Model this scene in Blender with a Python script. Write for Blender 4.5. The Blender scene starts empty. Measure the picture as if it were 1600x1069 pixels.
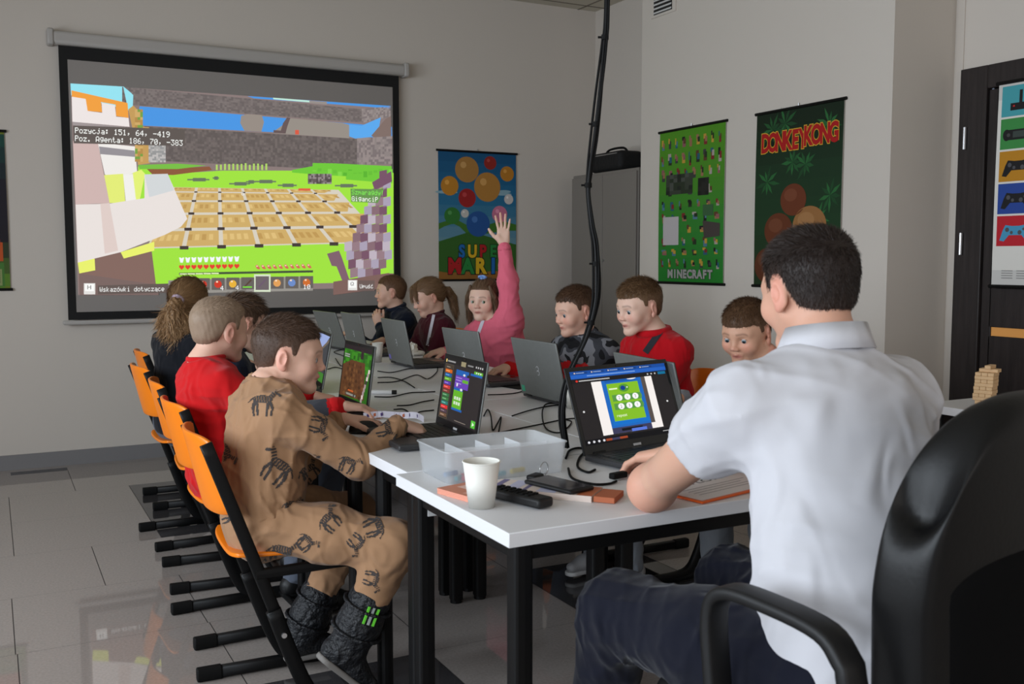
import bpy, bmesh, math, random
import numpy as np
from mathutils import Vector, Matrix
from mathutils.bvhtree import BVHTree
PI = math.pi
random.seed(7)
RNG = np.random.default_rng(7)
SC = bpy.context.scene
COL = SC.collection

# ------------------------------------------------------------------ camera
F_PX, CAM_H, YAW, PITCH = 1550.0, 1.2, math.radians(27.8), math.atan((534.5 - 405) / 1550)
FWD = Vector((math.sin(YAW) * math.cos(PITCH), math.cos(YAW) * math.cos(PITCH), -math.sin(PITCH)))
RGT = Vector((math.cos(YAW), -math.sin(YAW), 0))
UPV = RGT.cross(FWD)
CAM = Vector((0, 0, CAM_H))
cam = bpy.data.cameras.new('camera')
cam.sensor_width = 36.0
cam.lens = F_PX / 1600 * 36
cam.clip_start = 0.05
cam.dof.use_dof = True
cam.dof.focus_distance = 3.6
cam.dof.aperture_fstop = 8
camo = bpy.data.objects.new('camera', cam)
COL.objects.link(camo)
camo.matrix_world = Matrix.Translation(CAM) @ Matrix((RGT, UPV, -FWD)).transposed().to_4x4()
SC.camera = camo
# ------------------------------------------------------------------ light and exposure
SC.view_settings.view_transform = 'Standard'
SC.view_settings.look = 'None'
SC.view_settings.gamma = 1
SC.view_settings.use_curve_mapping = False
SC.view_settings.exposure = 0.0
SC.cycles.max_bounces = 8
SC.cycles.diffuse_bounces = 5
SC.cycles.glossy_bounces = 4
SC.cycles.transparent_max_bounces = 12
SC.cycles.use_denoising = True
SC.cycles.sample_clamp_indirect = 4
world = bpy.data.worlds.new('world')
SC.world = world
world.use_nodes = True
world.node_tree.nodes['Background'].inputs[0].default_value = (0.62, 0.75, 1.0, 1)
world.node_tree.nodes['Background'].inputs[1].default_value = 0.6
def area(name, loc, aim, sx, sy, power, col, spread=180):
    l = bpy.data.lights.new(name, 'AREA')
    l.shape = 'RECTANGLE'; l.size = sx; l.size_y = sy; l.energy = power; l.color = col
    l.spread = math.radians(spread)
    o = bpy.data.objects.new(name, l); COL.objects.link(o)
    o.location = loc
    o.rotation_euler = (Vector(aim) - Vector(loc)).to_track_quat('-Z', 'Y').to_euler()
    return o
WIN_Y = (-0.9, 1.25, 3.4)          # the three windows of the left wall
for wy in WIN_Y:                   # overcast daylight entering at each window
    area('window_daylight', (-2.36, wy, 1.5), (2.2, wy + 0.3, 0.75), 1.7, 1.35, 54, (0.83, 0.915, 1.0), 150)
area('near_window_fill', (1.2, -2.86, 1.5), (1.6, 2.0, 1.0), 2.4, 1.4, 20, (1.0, 0.90, 0.80), 165)  # warm camera-side fill, added at the unseen near window

# ------------------------------------------------------------------ helpers
def lin(c):
    return tuple(((v / 255) / 12.92 if v / 255 <= 0.04045 else ((v / 255 + 0.055) / 1.055) ** 2.4) for v in c)
def at(x, y, X=None, Y=None, Z=None, D=None):
    """the point of the place seen at pixel x, y on the plane X, Y or Z (or at depth D)"""
    d = FWD * F_PX + RGT * (x - 800) - UPV * (y - 534.5)
    if X is not None: t = (X - CAM.x) / d.x
    elif Y is not None: t = (Y - CAM.y) / d.y
    elif Z is not None: t = (Z - CAM.z) / d.z
    else: t = D / F_PX
    return CAM + d * t
MATS = {}
def mat(name, rgb, rough=0.6, metal=0.0, spec=0.5, noise=None, bump=None, wave=None, coat=0, sss=0, alpha=None, trans=0, attr=False, emit=0, sheen=0):
    """procedural principled material; rgb in sRGB 0-255; noise=(scale, amount), bump=(scale, strength, detail)"""
    if name in MATS: return MATS[name]
    m = bpy.data.materials.new(name); m.use_nodes = True
    nt = m.node_tree; b = nt.nodes['Principled BSDF']; N = nt.nodes.new; L = nt.links.new
    c = lin(rgb)
    b.inputs['Base Color'].default_value = (*c, 1)
    b.inputs['Roughness'].default_value = rough
    b.inputs['Metallic'].default_value = metal
    b.inputs['Specular IOR Level'].default_value = spec
    b.inputs['Coat Weight'].default_value = coat
    b.inputs['Sheen Weight'].default_value = sheen
    b.inputs['Transmission Weight'].default_value = trans
    if sss:
        b.inputs['Subsurface Weight'].default_value = sss
        b.inputs['Subsurface Radius'].default_value = (0.012, 0.005, 0.003)
        b.inputs['Subsurface Scale'].default_value = 1
    if alpha is not None: b.inputs['Alpha'].default_value = alpha
    tc = N('ShaderNodeTexCoord')
    src = None
    if attr:
        a = N('ShaderNodeAttribute'); a.attribute_name = 'Col'; src = a.outputs['Color']
        L(src, b.inputs['Base Color'])
    if noise:
        t = N('ShaderNodeTexNoise'); t.inputs['Scale'].default_value = noise[0]; t.inputs['Detail'].default_value = 4
        L(tc.outputs['Object'], t.inputs['Vector'])
        mr = N('ShaderNodeMapRange'); mr.inputs[1].default_value = 0.3; mr.inputs[2].default_value = 0.7
        mr.inputs[3].default_value = 1 - noise[1]; mr.inputs[4].default_value = 1 + noise[1]
        L(t.outputs['Fac'], mr.inputs[0])
        mx = N('ShaderNodeVectorMath'); mx.operation = 'SCALE'
        if src is None: mx.inputs[0].default_value = c
        else: L(src, mx.inputs[0])
        L(mr.outputs[0], mx.inputs['Scale']); L(mx.outputs[0], b.inputs['Base Color'])
    if bump:
        t = N('ShaderNodeTexNoise'); t.inputs['Scale'].default_value = bump[0]; t.inputs['Detail'].default_value = bump[2] if len(bump) > 2 else 3
        L(tc.outputs['Object'], t.inputs['Vector'])
        bp = N('ShaderNodeBump'); bp.inputs['Strength'].default_value = bump[1]; bp.inputs['Distance'].default_value = bump[3] if len(bump) > 3 else 0.01
        L(t.outputs['Fac'], bp.inputs['Height']); L(bp.outputs[0], b.inputs['Normal'])
    if emit and attr:
        L(src, b.inputs['Emission Color']); b.inputs['Emission Strength'].default_value = emit
        mm = N('ShaderNodeVectorMath'); mm.operation = 'SCALE'; mm.inputs['Scale'].default_value = 0.04
        L(src, mm.inputs[0]); L(mm.outputs[0], b.inputs['Base Color'])
    MATS[name] = m
    return m

class MB:
    """collects shapes of one mesh"""
    def __init__(s): s.v = []; s.f = []; s.m = []
    def add(s, vs, fs, mi=0):
        o = len(s.v); s.v += [tuple(v) for v in vs]; s.f += [tuple(i + o for i in f) for f in fs]; s.m += [mi] * len(fs); return s
    def box(s, c, d, R=None, mi=0):
        x, y, z = (q / 2 for q in d)
        vs = [Vector((a * x, b * y, e * z)) for a in (-1, 1) for b in (-1, 1) for e in (-1, 1)]
        if R is not None: vs = [R @ v for v in vs]
        c = Vector(c)
        return s.add([v + c for v in vs], [(0, 1, 3, 2), (4, 6, 7, 5), (0, 4, 5, 1), (2, 3, 7, 6), (0, 2, 6, 4), (1, 5, 7, 3)], mi)
    def bb(s, a, b, mi=0):
        return s.box([(p + q) / 2 for p, q in zip(a, b)], [abs(q - p) for p, q in zip(a, b)], None, mi)
    def prism(s, pts, axis, a, b, mi=0):
        """closed polygon pts (2D) extruded along axis from a to b"""
        def P(p, t): return {0: (t, p[0], p[1]), 1: (p[0], t, p[1]), 2: (p[0], p[1], t)}[axis]
        n = len(pts)
        return s.add([P(p, a) for p in pts] + [P(p, b) for p in pts],
                     [tuple(range(n - 1, -1, -1)), tuple(range(n, 2 * n))] + [(i, (i + 1) % n, n + (i + 1) % n, n + i) for i in range(n)], mi)
    def tube(s, pts, r, n=10, mi=0, flat=None, closed=False):
        """swept tube; r a number or list; flat=(a, b) makes the section a rounded rectangle of half sizes a (side) and b (normal)"""
        pts = [Vector(p) for p in pts]; k = len(pts); rs = r if isinstance(r, (list, tuple)) else [r] * k
        ring = []; prev = None
        for i, p in enumerate(pts):
            if closed: t = (pts[(i + 1) % k] - pts[i - 1])
            else: t = pts[min(i + 1, k - 1)] - pts[max(i - 1, 0)]
            t.normalize()
            if prev is None:
                a = t.cross(Vector((0, 0, 1)))
                if a.length < 0.2: a = t.cross(Vector((0, 1, 0)))
            else: a = prev - t * prev.dot(t)
            a.normalize(); prev = a; b = t.cross(a)
            row = []
            for j in range(n):
                th = 2 * PI * j / n
                if flat:
                    cx, sy = math.cos(th), math.sin(th)
                    e = 0.45
                    u = flat[0] * math.copysign(abs(cx) ** e, cx); v = flat[1] * math.copysign(abs(sy) ** e, sy)
                else: u, v = rs[i] * math.cos(th), rs[i] * math.sin(th)
                row.append(p + a * u + b * v)
            ring += row
        fs = []
        for i in range(k if closed else k - 1):
            i2 = (i + 1) % k
            for j in range(n):
                fs.append((i * n + j, i * n + (j + 1) % n, i2 * n + (j + 1) % n, i2 * n + j))
        if not closed: fs += [tuple(range(n - 1, -1, -1)), tuple((k - 1) * n + j for j in range(n))]
        return s.add(ring, fs, mi)
    def cyl(s, c, r, h, n=24, r2=None, mi=0):
        c = Vector(c); return s.tube([c, c + Vector((0, 0, h))], [r, r if r2 is None else r2], n, mi)
    def lathe(s, c, prof, n=32, mi=0):
        c = Vector(c); vs = []; fs = []
        for r, z in prof:
            for j in range(n):
                th = 2 * PI * j / n; vs.append(c + Vector((r * math.cos(th), r * math.sin(th), z)))
        for i in range(len(prof) - 1):
            for j in range(n): fs.append((i * n + j, i * n + (j + 1) % n, (i + 1) * n + (j + 1) % n, (i + 1) * n + j))
        return s.add(vs, fs, mi)
    def obj(s, name, mats, parent=None, bevel=0, smooth=False, loc=None, rz=0, seg=2, sub=0):
        me = bpy.data.meshes.new(name); me.from_pydata(s.v, [], s.f)
        for m in (mats if isinstance(mats, (list, tuple)) else [mats]): me.materials.append(m)
        me.polygons.foreach_set('material_index', s.m)
        bm = bmesh.new(); bm.from_mesh(me); bmesh.ops.recalc_face_normals(bm, faces=bm.faces); bm.to_mesh(me); bm.free()
        if smooth: me.shade_smooth()
        o = bpy.data.objects.new(name, me); COL.objects.link(o)
        if parent: o.parent = parent
        if loc is not None: o.location = loc
        o.rotation_euler = (0, 0, rz)
        if bevel:
            b = o.modifiers.new('b', 'BEVEL'); b.width = bevel; b.segments = seg; b.limit_method = 'ANGLE'; b.angle_limit = math.radians(50)
            if not smooth: me.shade_smooth(); me.set_sharp_from_angle(angle=math.radians(40))
        if sub:
            b = o.modifiers.new('s', 'SUBSURF'); b.levels = sub; b.render_levels = sub
        return o
def tag(o, label=None, cat=None, group=None, kind=None):
    if label: o['label'] = label
    if cat: o['category'] = cat
    if group: o['group'] = group
    if kind: o['kind'] = kind
    return o
def empty(name, label, cat, loc=(0, 0, 0), rz=0, group=None):
    o = bpy.data.objects.new(name, None); COL.objects.link(o); o.location = loc; o.rotation_euler = (0, 0, rz)
    o.empty_display_size = 0.05
    return tag(o, label, cat, group)
def copy_tree(o, parent=None):
    c = o.copy(); COL.objects.link(c); c.parent = parent
    for ch in list(o.children): copy_tree(ch, c)
    return c
def curve_pts(pts, n=8):
    """Catmull-Rom through pts"""
    P = [Vector(p) for p in pts]; P = [P[0] * 2 - P[1]] + P + [P[-1] * 2 - P[-2]]; out = []
    for i in range(1, len(P) - 2):
        a, b, c, d = P[i - 1:i + 3]
        for j in range(n):
            t = j / n
            out.append(0.5 * ((2 * b) + (c - a) * t + (2 * a - 5 * b + 4 * c - d) * t * t + (3 * b - a - 3 * c + d) * t ** 3))
    return out + [P[-2]]

# flat pictures: coloured polygons and lettering laid on a plane, one mesh
FONT5 = {' ': '0000000000', '!': '00005F0000', ',': '0050300000', '-': '0808080808', '.': '0060600000', '0': '3E5149453E', '1': '00427F4000', '2': '4261514946', '3': '2141454B31', '4': '1814127F10', '5': '2745454539', '6': '3C4A494930', '7': '0171090503', '8': '3649494936', '9': '064949291E', ':': '0036360000', 'A': '7E1111117E', 'C': '3E41414122', 'E': '7F49494941', 'F': '7F09090901', 'G': '3E4149497A', 'H': '7F0808087F', 'I': '00417F4100', 'M': '7F020C027F', 'N': '7F0408107F', 'P': '7F09090906', 'Q': '3E4151215E', 'R': '7F09192946', 'S': '4649494931', 'T': '01017F0101', 'U': '3F4040403F', 'W': '3F4038403F', 'a': '2054545478', 'c': '3844444420', 'd': '384444487F', 'e': '3854545418', 'g': '0C5252523E', 'i': '00447D4000', 'j': '2040443D00', 'k': '7F10284400', 'm': '7C04180478', 'n': '7C08040478', 'o': '3844444438', 'p': '7C14141408', 'r': '7C08040408', 's': '4854545420', 't': '043F444020', 'u': '3C4040207C', 'w': '3C4030403C', 'y': '0C5050503C', 'z': '4464544C44', 'ó': '3844464538', 'ą': '20545454F8', 'ś': '4854565520', 'ć': '3844464520', 'l': '00417F4000', 'x': '4428102844', 'b': '7F48444438', 'h': '7F08040478', 'B': '7F49494936', 'D': '7F4141221C', 'L': '7F40404040', 'O': '3E4141413E', 'K': '7F08142241'}
class Pic:
    def __init__(s, fn, nrm, step=0.0003): s.fn = fn; s.n = Vector(nrm); s.step = step; s.v = []; s.f = []; s.c = []
    def poly(s, pts, col, layer=0):
        o = len(s.v); off = s.n * (s.step * layer)
        s.v += [tuple(s.fn(*p) + off) for p in pts]; s.f.append(tuple(range(o, o + len(pts)))); s.c.append(lin(col)); return s
    def rect(s, x0, y0, x1, y1, col, layer=0): return s.poly([(x0, y0), (x1, y0), (x1, y1), (x0, y1)], col, layer)
    def grid(s, x0, y0, x1, y1, nx, ny, cols, layer=0, rnd=random):
        for i in range(nx):
            for j in range(ny):
                s.rect(x0 + (x1 - x0) * i / nx, y0 + (y1 - y0) * j / ny, x0 + (x1 - x0) * (i + 1) / nx, y0 + (y1 - y0) * (j + 1) / ny, rnd.choice(cols), layer)
    def ell(s, cx, cy, rx, ry, col, layer=0, n=28, a0=0, a1=2 * PI):
        return s.poly([(cx + rx * math.cos(a0 + (a1 - a0) * i / n), cy + ry * math.sin(a0 + (a1 - a0) * i / n)) for i in range(n)], col, layer)
    def pix(s, txt, x, y, h, col, layer, slope=0.0, wx=None, dy=1):
        """5 x 7 dot lettering, top-left x, y, cap height h; dy=1 when y grows downward"""
        q = h / 7; wq = wx or q
        for ch in txt:
            g = FONT5.get(ch, FONT5['o'])
            for i in range(5):
                b = int(g[2 * i:2 * i + 2], 16); j = 0
                while j < 8:
                    if b >> j & 1:
                        k = j
                        while k < 8 and b >> k & 1: k += 1
                        x0 = x + i * wq; y0 = y + (j * q) * dy + slope * i * wq
                        s.rect(x0, y0, x0 + wq, y0 + (k - j) * q * dy, col, layer); j = k
                    else: j += 1
            x += 6 * wq; y += slope * 6 * wq
        return x
    def text(s, txt, x, y, size, col, layer, sx=1.0, bold=0.0, angle=0.0, dy=1, align='LEFT'):
        """outline lettering from the built-in font, baseline left at x, y"""
        cu = bpy.data.curves.new('t', 'FONT'); cu.body = txt; cu.size = size; cu.offset = bold * size; cu.align_x = align; cu.resolution_u = 3
        ob = bpy.data.objects.new('t', cu); COL.objects.link(ob)
        bpy.context.view_layer.update()
        me = ob.to_mesh(); ca, sa = math.cos(angle), math.sin(angle); off = s.n * (s.step * layer); o = len(s.v)
        for v in me.vertices:
            u, w = v.co.x * sx, v.co.y
            s.v.append(tuple(s.fn(x + u * ca - w * sa, y + dy * (u * sa + w * ca)) + off))
        for p in me.polygons: s.f.append(tuple(o + i for i in p.vertices)); s.c.append(lin(col))
        ob.to_mesh_clear(); bpy.data.objects.remove(ob); bpy.data.curves.remove(cu)
    def obj(s, name, m, parent=None, **kw):
        me = bpy.data.meshes.new(name); me.from_pydata(s.v, [], s.f); me.materials.append(m)
        a = me.color_attributes.new('Col', 'FLOAT_COLOR', 'CORNER')
        arr = np.ones((len(me.loops), 4), np.float32); n = 0
        for p, c in zip(s.f, s.c): arr[n:n + len(p), :3] = c; n += len(p)
        a.data.foreach_set('color', arr.ravel())
        o = bpy.data.objects.new(name, me); COL.objects.link(o)
        if parent: o.parent = parent
        return o
# ------------------------------------------------------------------ materials
M_WALL = mat('wall_paint', (208, 200, 191), 0.9, spec=0.2, bump=(260, 0.12, 2, 0.002))
M_CEIL = mat('ceiling_tile', (196, 190, 176), 0.95, spec=0.1, bump=(90, 0.2, 3, 0.003))
M_DARK = mat('dark_line', (30, 28, 27), 0.8)
M_BLACK = mat('black_steel', (8, 8, 9), 0.5, spec=0.25)
M_PLAST = mat('black_plastic', (20, 20, 21), 0.5, spec=0.35)
M_RUB = mat('rubber', (12, 12, 12), 0.75, spec=0.2)
M_TOP = mat('white_laminate', (226, 226, 228), 0.42, spec=0.4, bump=(400, 0.04, 2, 0.001))
M_ORANGE = mat('orange_lacquered_plywood', (242, 128, 8), 0.36, spec=0.45, noise=(3, 0.05))
M_RUST = mat('rust_orange_card', (232, 96, 12), 0.4, spec=0.45)
M_SILVER = mat('silver', (190, 190, 192), 0.3, metal=0.9)
M_PAINT = mat('printed_picture', (255, 255, 255), 0.55, spec=0.3, attr=True)
M_GLOW = mat('lit_picture', (255, 255, 255), 0.5, spec=0.2, attr=True, emit=1.0)
M_BASE = mat('grey_skirting', (128, 126, 127), 0.5)
M_WPLAST = mat('white_plastic', (222, 222, 222), 0.4)
WY, XC, XP, YB, ZC = 6.278, 4.0, 3.6, 3.19, 3.0
XL, YN, XR = -2.4, -2.9, 4.0
def struct(o): o['kind'] = 'structure'; return o
# ------------------------------------------------------------------ room shell
struct(MB().bb((XL - .2, WY, 0), (XC + .2, WY + .15, ZC)).obj('wall_back', M_WALL))
struct(MB().bb((XC, YN - .2, 0), (XC + .15, 2.02, ZC)).bb((XC, 3.14, 0), (XC + .15, WY, ZC)).bb((XC, 2.02, 2.064), (XC + .15, 3.14, ZC)).obj('wall_right', M_WALL))
struct(MB().bb((XP, YB, 0), (XC, 5.12, ZC)).obj('wall_pier', M_WALL))
w = MB()
w.bb((XL - .15, YN, 0), (XL, WY, .82)).bb((XL - .15, YN, 2.2), (XL, WY, ZC))
ys = [YN]
for c in WIN_Y: ys += [c - .88, c + .88]
ys.append(WY)
for i in range(0, len(ys), 2): w.bb((XL - .15, ys[i], .82), (XL, ys[i + 1], 2.2))
struct(w.obj('wall_left', M_WALL))
struct(MB().bb((XL, YN - .15, 0), (-.05, YN, ZC)).bb((2.45, YN - .15, 0), (XC, YN, ZC)).bb((-.05, YN - .15, 0), (2.45, YN, .75)).bb((-.05, YN - .15, 2.25), (2.45, YN, ZC)).obj('wall_near', M_WALL))
for i, c in enumerate(WIN_Y):
    f = MB()
    for y in (c - .85, c, c + .85): f.bb((XL - .1, y - .03, .82), (XL - .04, y + .03, 2.2))
    for z in (.85, 2.17): f.bb((XL - .1, c - .88, z - .03), (XL - .04, c + .88, z + .03))
    struct(f.obj('window_%d' % (i + 1), M_WPLAST))
f = MB()
for x in (-.02, 1.2, 2.42): f.bb((x - .03, YN - .1, .75), (x + .03, YN - .04, 2.25))
for z in (.78, 2.22): f.bb((-.05, YN - .1, z - .03), (2.45, YN - .04, z + .03))
struct(f.obj('window_4', M_WPLAST))
c = MB(); c.bb((XL, YN, ZC), (XC, WY, ZC + .1))
for k in range(-4, 8): c.bb((3.85 - .6 * k - .006, YN, ZC - .003), (3.85 - .6 * k + .006, WY, ZC), 1)
for k in range(16): c.bb((XL, 6.16 - .6 * k - .006, ZC - .003), (XC, 6.16 - .6 * k + .006, ZC), 1)
struct(c.obj('ceiling', [M_CEIL, mat('ceiling_joint', (120, 112, 100), 0.9)]))
M_TILE = mat('polished_stone_tile', (156, 148, 142), 0.028, spec=0.5, noise=(120, 0.10))
M_TILED = mat('dark_stone_tile', (62, 60, 61), 0.05, spec=0.5, noise=(160, 0.10))
M_GROUT = mat('grout', (66, 62, 60), 0.8)
fl = MB(); fl.bb((XL, YN, -.08), (XC, WY, -.0008), 2)
P = .57; rows = [(6.11 - .5625 * k) for k in range(18)]
dark = [(.63, 5.0), (1.745, 2.8), (.58, 2.2), (1.745 + P * 1.0, 4.4), (2.9, 1.6), (1.745, .6), (-.5, 1.7)]
offs = [.36, .05, .05, .34, .03, .03, .30, .03, .05, .33, .05, .0, .3, .05, .3, 0, .3, 0]
fl.bb((.07, 6.113, -.001), (.36, 6.2, 0), 1)
for k, y1 in enumerate(rows):
    y0 = max(y1 - .5625, YN)
    if y1 <= YN: break
    x = offs[k] - 5 * P
    if k == 5: x = 1.745 - 8 * P
    if k == 6: x = .58 - 6 * P
    while x < XC:
        d = any(abs(x + P / 2 - dx - P / 2) < .2 and y0 - .02 < dy < y1 + .02 for dx, dy in dark)
        a, b = max(x + .0016, XL), min(x + P - .0016, XC)
        if b > a: fl.add([(a, y0 + .0006, 0), (b, y0 + .0006, 0), (b, y1 - .0006, 0), (a, y1 - .0006, 0)], [(0, 1, 2, 3)], 1 if d else 0)
        x += P
fl.add([(XL, 6.2, 0), (XC, 6.2, 0), (XC, WY, 0), (XL, WY, 0)], [(0, 1, 2, 3)], 0)
fl.add([(XL, 6.111, -.0004), (XC, 6.111, -.0004), (XC, 6.2, -.0004), (XL, 6.2, -.0004)], [(0, 1, 2, 3)], 0)
struct(fl.obj('floor', [M_TILE, M_TILED, M_GROUT]))
struct(MB().bb((XL, WY - .012, 0), (XC, WY, .085)).obj('baseboard_back', M_BASE))
struct(MB().bb((XP - .012, YB, 0), (XP, 5.12, .085)).bb((XP, YB - .012, 0), (XC, YB, .085)).obj('baseboard_pier', M_BASE))
# vent grille on the pier
v = empty('air_vent', 'white slatted air vent high on the poster wall by the corner', 'vent', (XP, 4.9, 2.72))
MB().bb((-.008, -.12, -.08), (0, .12, .12)).obj('vent_frame', M_WALL, v, .002)
s_ = MB()
for k in range(7): s_.box((-.012, -.0, -.055 + k * .024), (.004, .17, .010), Matrix.Rotation(.5, 3, 'Y'))
MB().bb((-.0095, -.09, -.065), (-.008, .09, .11)).obj('vent_opening', M_DARK, v)
s_.obj('slat', M_WPLAST, v)
v = empty('access_panel', 'plain white access panel high on the poster wall right of the vent', 'panel', (XP, 4.4, 2.81))
MB().bb((-.010, -.24, -.02), (-.002, .24, .19)).obj('panel_cover', M_WALL, v, .003)
MB().bb((-.004, -.25, -.03), (0, .25, .2)).obj('panel_frame', M_BASE, v, .002)
# ------------------------------------------------------------------ door
M_WENGE = mat('wenge_wood', (44, 38, 37), 0.45, spec=0.35, noise=(14, 0.25), bump=(60, 0.15, 4, 0.003))
nt = M_WENGE.node_tree
for n in nt.nodes:
    if n.type == 'TEX_NOISE':
        mp = nt.nodes.new('ShaderNodeMapping'); mp.inputs['Scale'].default_value = (4, 4, .35)
        lk = n.inputs['Vector'].links[0]; fs_ = lk.from_socket; nt.links.new(fs_, mp.inputs[0]); nt.links.new(mp.outputs[0], n.inputs['Vector'])
M_AMBER = mat('amber_glass', (250, 176, 96), 0.3, spec=0.5)
d = struct(MB().bb((XC - .02, 3.0, 0), (XC + .02, 3.14, 2.064)).bb((XC - .02, 2.02, 0), (XC + .02, 2.12, 2.064)).bb((XC - .02, 2.12, 1.96), (XC + .02, 3.0, 2.064)).obj('door_1', M_WENGE, bevel=.004))
lf = MB()
for z0, z1 in ((0.01, .52), (.56, .855), (.895, 1.19), (1.23, 1.515), (1.555, 1.815), (1.855, 1.955)):
    lf.bb((XC - .008, 2.125, z0), (XC + .03, 2.955, z1))
lf.bb((XC - .008, 2.945, 0.01), (XC + .03, 2.995, 1.955))
lf.obj('door_leaf', M_WENGE, d, .003)
g = MB()
for z in (.54, .875, 1.21, 1.535, 1.835): g.bb((XC + .0, 2.125, z - .022), (XC + .02, 2.945, z + .022))
g.obj('glass_strip', M_AMBER, d)
MB().bb((XC + .03, 2.1, 0), (XC + .14, 3.0, 2.0)).obj('door_backing', M_WENGE, d)
for z in (1.27, 1.75): MB().cyl((XC - .028, 3.10, z - .05), .008, .1, 12).obj('hinge', M_SILVER, d, smooth=False)
MB().bb((XC - .05, 2.19, .98), (XC - .02, 2.21, 1.0)).bb((XC - .06, 2.19, .98), (XC - .045, 2.33, 1.0)).obj('door_handle', M_SILVER, d, .004)
struct(MB().bb((XC - .006, 3.14, 0), (XC, 3.178, ZC)).obj('trim_1', M_WALL))

# ------------------------------------------------------------------ projection screen
scr = empty('projection_screen', 'large pull-down projection screen with black border showing a blocky game landscape', 'projection screen', (1.42, WY, 2.44))
def W(o):  # keep world placement under a parent
    o.matrix_parent_inverse = Matrix.LocRotScale(o.parent.location, o.parent.rotation_euler, None).inverted(); return o
M_CASE = mat('screen_case', (176, 172, 168), 0.5)
W(MB().bb((.365, WY - .085, 2.40), (2.482, WY - .005, 2.475)).obj('roller_case', M_CASE, scr, .018, seg=3))
for x in (.36, 2.487): W(MB().bb((x - .018, WY - .09, 2.395), (x + .018, WY, 2.485)).obj('end_cap', M_CASE, scr, .01))
M_SCRN = mat('screen_fabric', (150, 144, 140), 0.85)
W(MB().bb((.40, WY - .046, .85), (2.443, WY - .044, 2.41)).obj('border', mat('screen_border', (9, 9, 10), 0.8), scr))
W(MB().bb((.445, WY - .047, .895), (2.398, WY - .0455, 2.325)).obj('screen_surface', M_SCRN, scr))
W(MB().bb((.37, WY - .062, .822), (2.47, WY - .03, .847)).obj('weight_bar', M_CASE, scr, .008))
YS = WY - .0475
k_ = 2.0172
pc = Pic(lambda x, y: at(x / k_, y / k_, Y=YS), (0, -1, 0), .0003)
TL, TR, BR, BL = (222, 263), (1231, 334), (1238, 862), (246, 930)
BRR = (1237, 905)
SKY, GRY, GR2, GRN, GRN2, DIRT = (76, 150, 226), (128, 120, 118), (150, 142, 138), (160, 226, 66), (112, 200, 60), (132, 98, 88)
pc.poly([TL, TR, BRR, BL], (138, 122, 120), 0)
pc.poly([(222, 263), (388, 273), (420, 300), (405, 348), (224, 300)], (150, 226, 240), 1)
pc.poly([(440, 335), (1235, 400), (1236, 436), (432, 395)], SKY, 1)
pc.poly([(780, 303), (1231, 334), (1231, 342), (800, 310)], SKY, 2)
pc.poly([(860, 308), (975, 317), (975, 323), (862, 313)], (190, 230, 214), 3)
pc.poly([(975, 317), (1030, 321), (1030, 330), (975, 325)], GR2, 3)
# stone walls made of small blocks
rnd = random.Random(3)
def band(xa, xb, top, bot, nx, ny, cols, layer):
    """blocks between the two slanted lines top(x), bot(x)"""
    for i in range(nx):
        x0, x1 = xa + (xb - xa) * i / nx, xa + (xb - xa) * (i + 1) / nx
        for j in range(ny):
            f0, f1 = j / ny, (j + 1) / ny
            T = lambda x, f: top(x) + (bot(x) - top(x)) * f
            pc.poly([(x0, T(x0, f0)), (x1, T(x1, f0)), (x1, T(x1, f1)), (x0, T(x0, f1))], rnd.choice(cols), layer)
ST = [(118, 109, 107), (112, 103, 102), (124, 115, 113), (106, 98, 97)]
band(385, 1140, lambda x: 274 + (x - 388) * .093, lambda x: 331 + (x - 415) * .076, 110, 9, ST, 2)
band(1140, 1231, lambda x: 343 - (x - 1140) * .09, lambda x: 388 - (x - 1140) * .22, 16, 7, [(140, 130, 128), (126, 116, 116), (150, 140, 138)], 2)
pc.poly([(388, 272), (412, 292), (420, 300), (418, 345), (404, 348)], (150, 226, 240), 4)
pc.poly([(760, 365), (780, 360), (825, 363), (832, 385), (824, 415), (770, 412), (757, 388)], (150, 140, 132), 3)
pc.poly([(862, 415), (890, 395), (905, 372), (1080, 388), (1105, 395), (1100, 436), (862, 420)], (150, 142, 134), 3)
pc.poly([(862, 410), (885, 412), (892, 388), (905, 370), (915, 372), (905, 400), (900, 421), (862, 419)], (104, 88, 88), 4)
pc.poly([(1100, 392), (1140, 396), (1200, 370), (1190, 430), (1120, 437), (1100, 430)], (92, 168, 236), 3)
pc.poly([(1170, 428), (1215, 375), (1232, 365), (1233, 430), (1180, 435)], (128, 110, 104), 4)
pc.rect(930, 410, 942, 424, (216, 92, 70), 5)
band(455, 1125, lambda x: 398 + (x - 455) * .059, lambda x: 505 + (x - 455) * .05, 96, 14, [(108, 99, 97), (102, 94, 92), (114, 105, 102), (98, 90, 88)], 4)
band(1125, 1236, lambda x: 436 - (x - 1125) * .06, lambda x: 520 - (x - 1125) * .03, 18, 11, [(140, 130, 128), (124, 114, 114), (150, 138, 136)], 5)
# meadow
pc.poly([(435, 525), (540, 548), (700, 538), (920, 538), (1240, 545), (1240, 680), (1240, 890), (1050, 892), (485, 905), (478, 790), (435, 600)], GRN, 6)
pc.poly([(560, 530), (660, 525), (668, 536), (545, 552), (480, 550), (460, 530)], (140, 90, 62), 7)
pc.poly([(435, 520), (560, 516), (650, 522), (560, 533), (440, 533)], (120, 190, 70), 8)
for x in range(680, 840, 13): pc.rect(x, 514 + rnd.random() * 6, x + 6, 536, (176, 214, 104), 8)
pc.poly([(920, 536), (985, 524), (985, 514), (1050, 515), (1234, 524), (1236, 578), (1090, 566), (1090, 556), (990, 550), (920, 544)], GRN2, 7)
for i in range(16):
    x = 985 + i * 16; pc.rect(x, 522 + rnd.random() * 30, x + 12, 534 + rnd.random() * 26, rnd.choice([(92, 180, 52), (130, 214, 76), (104, 190, 58)]), 8)
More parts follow.
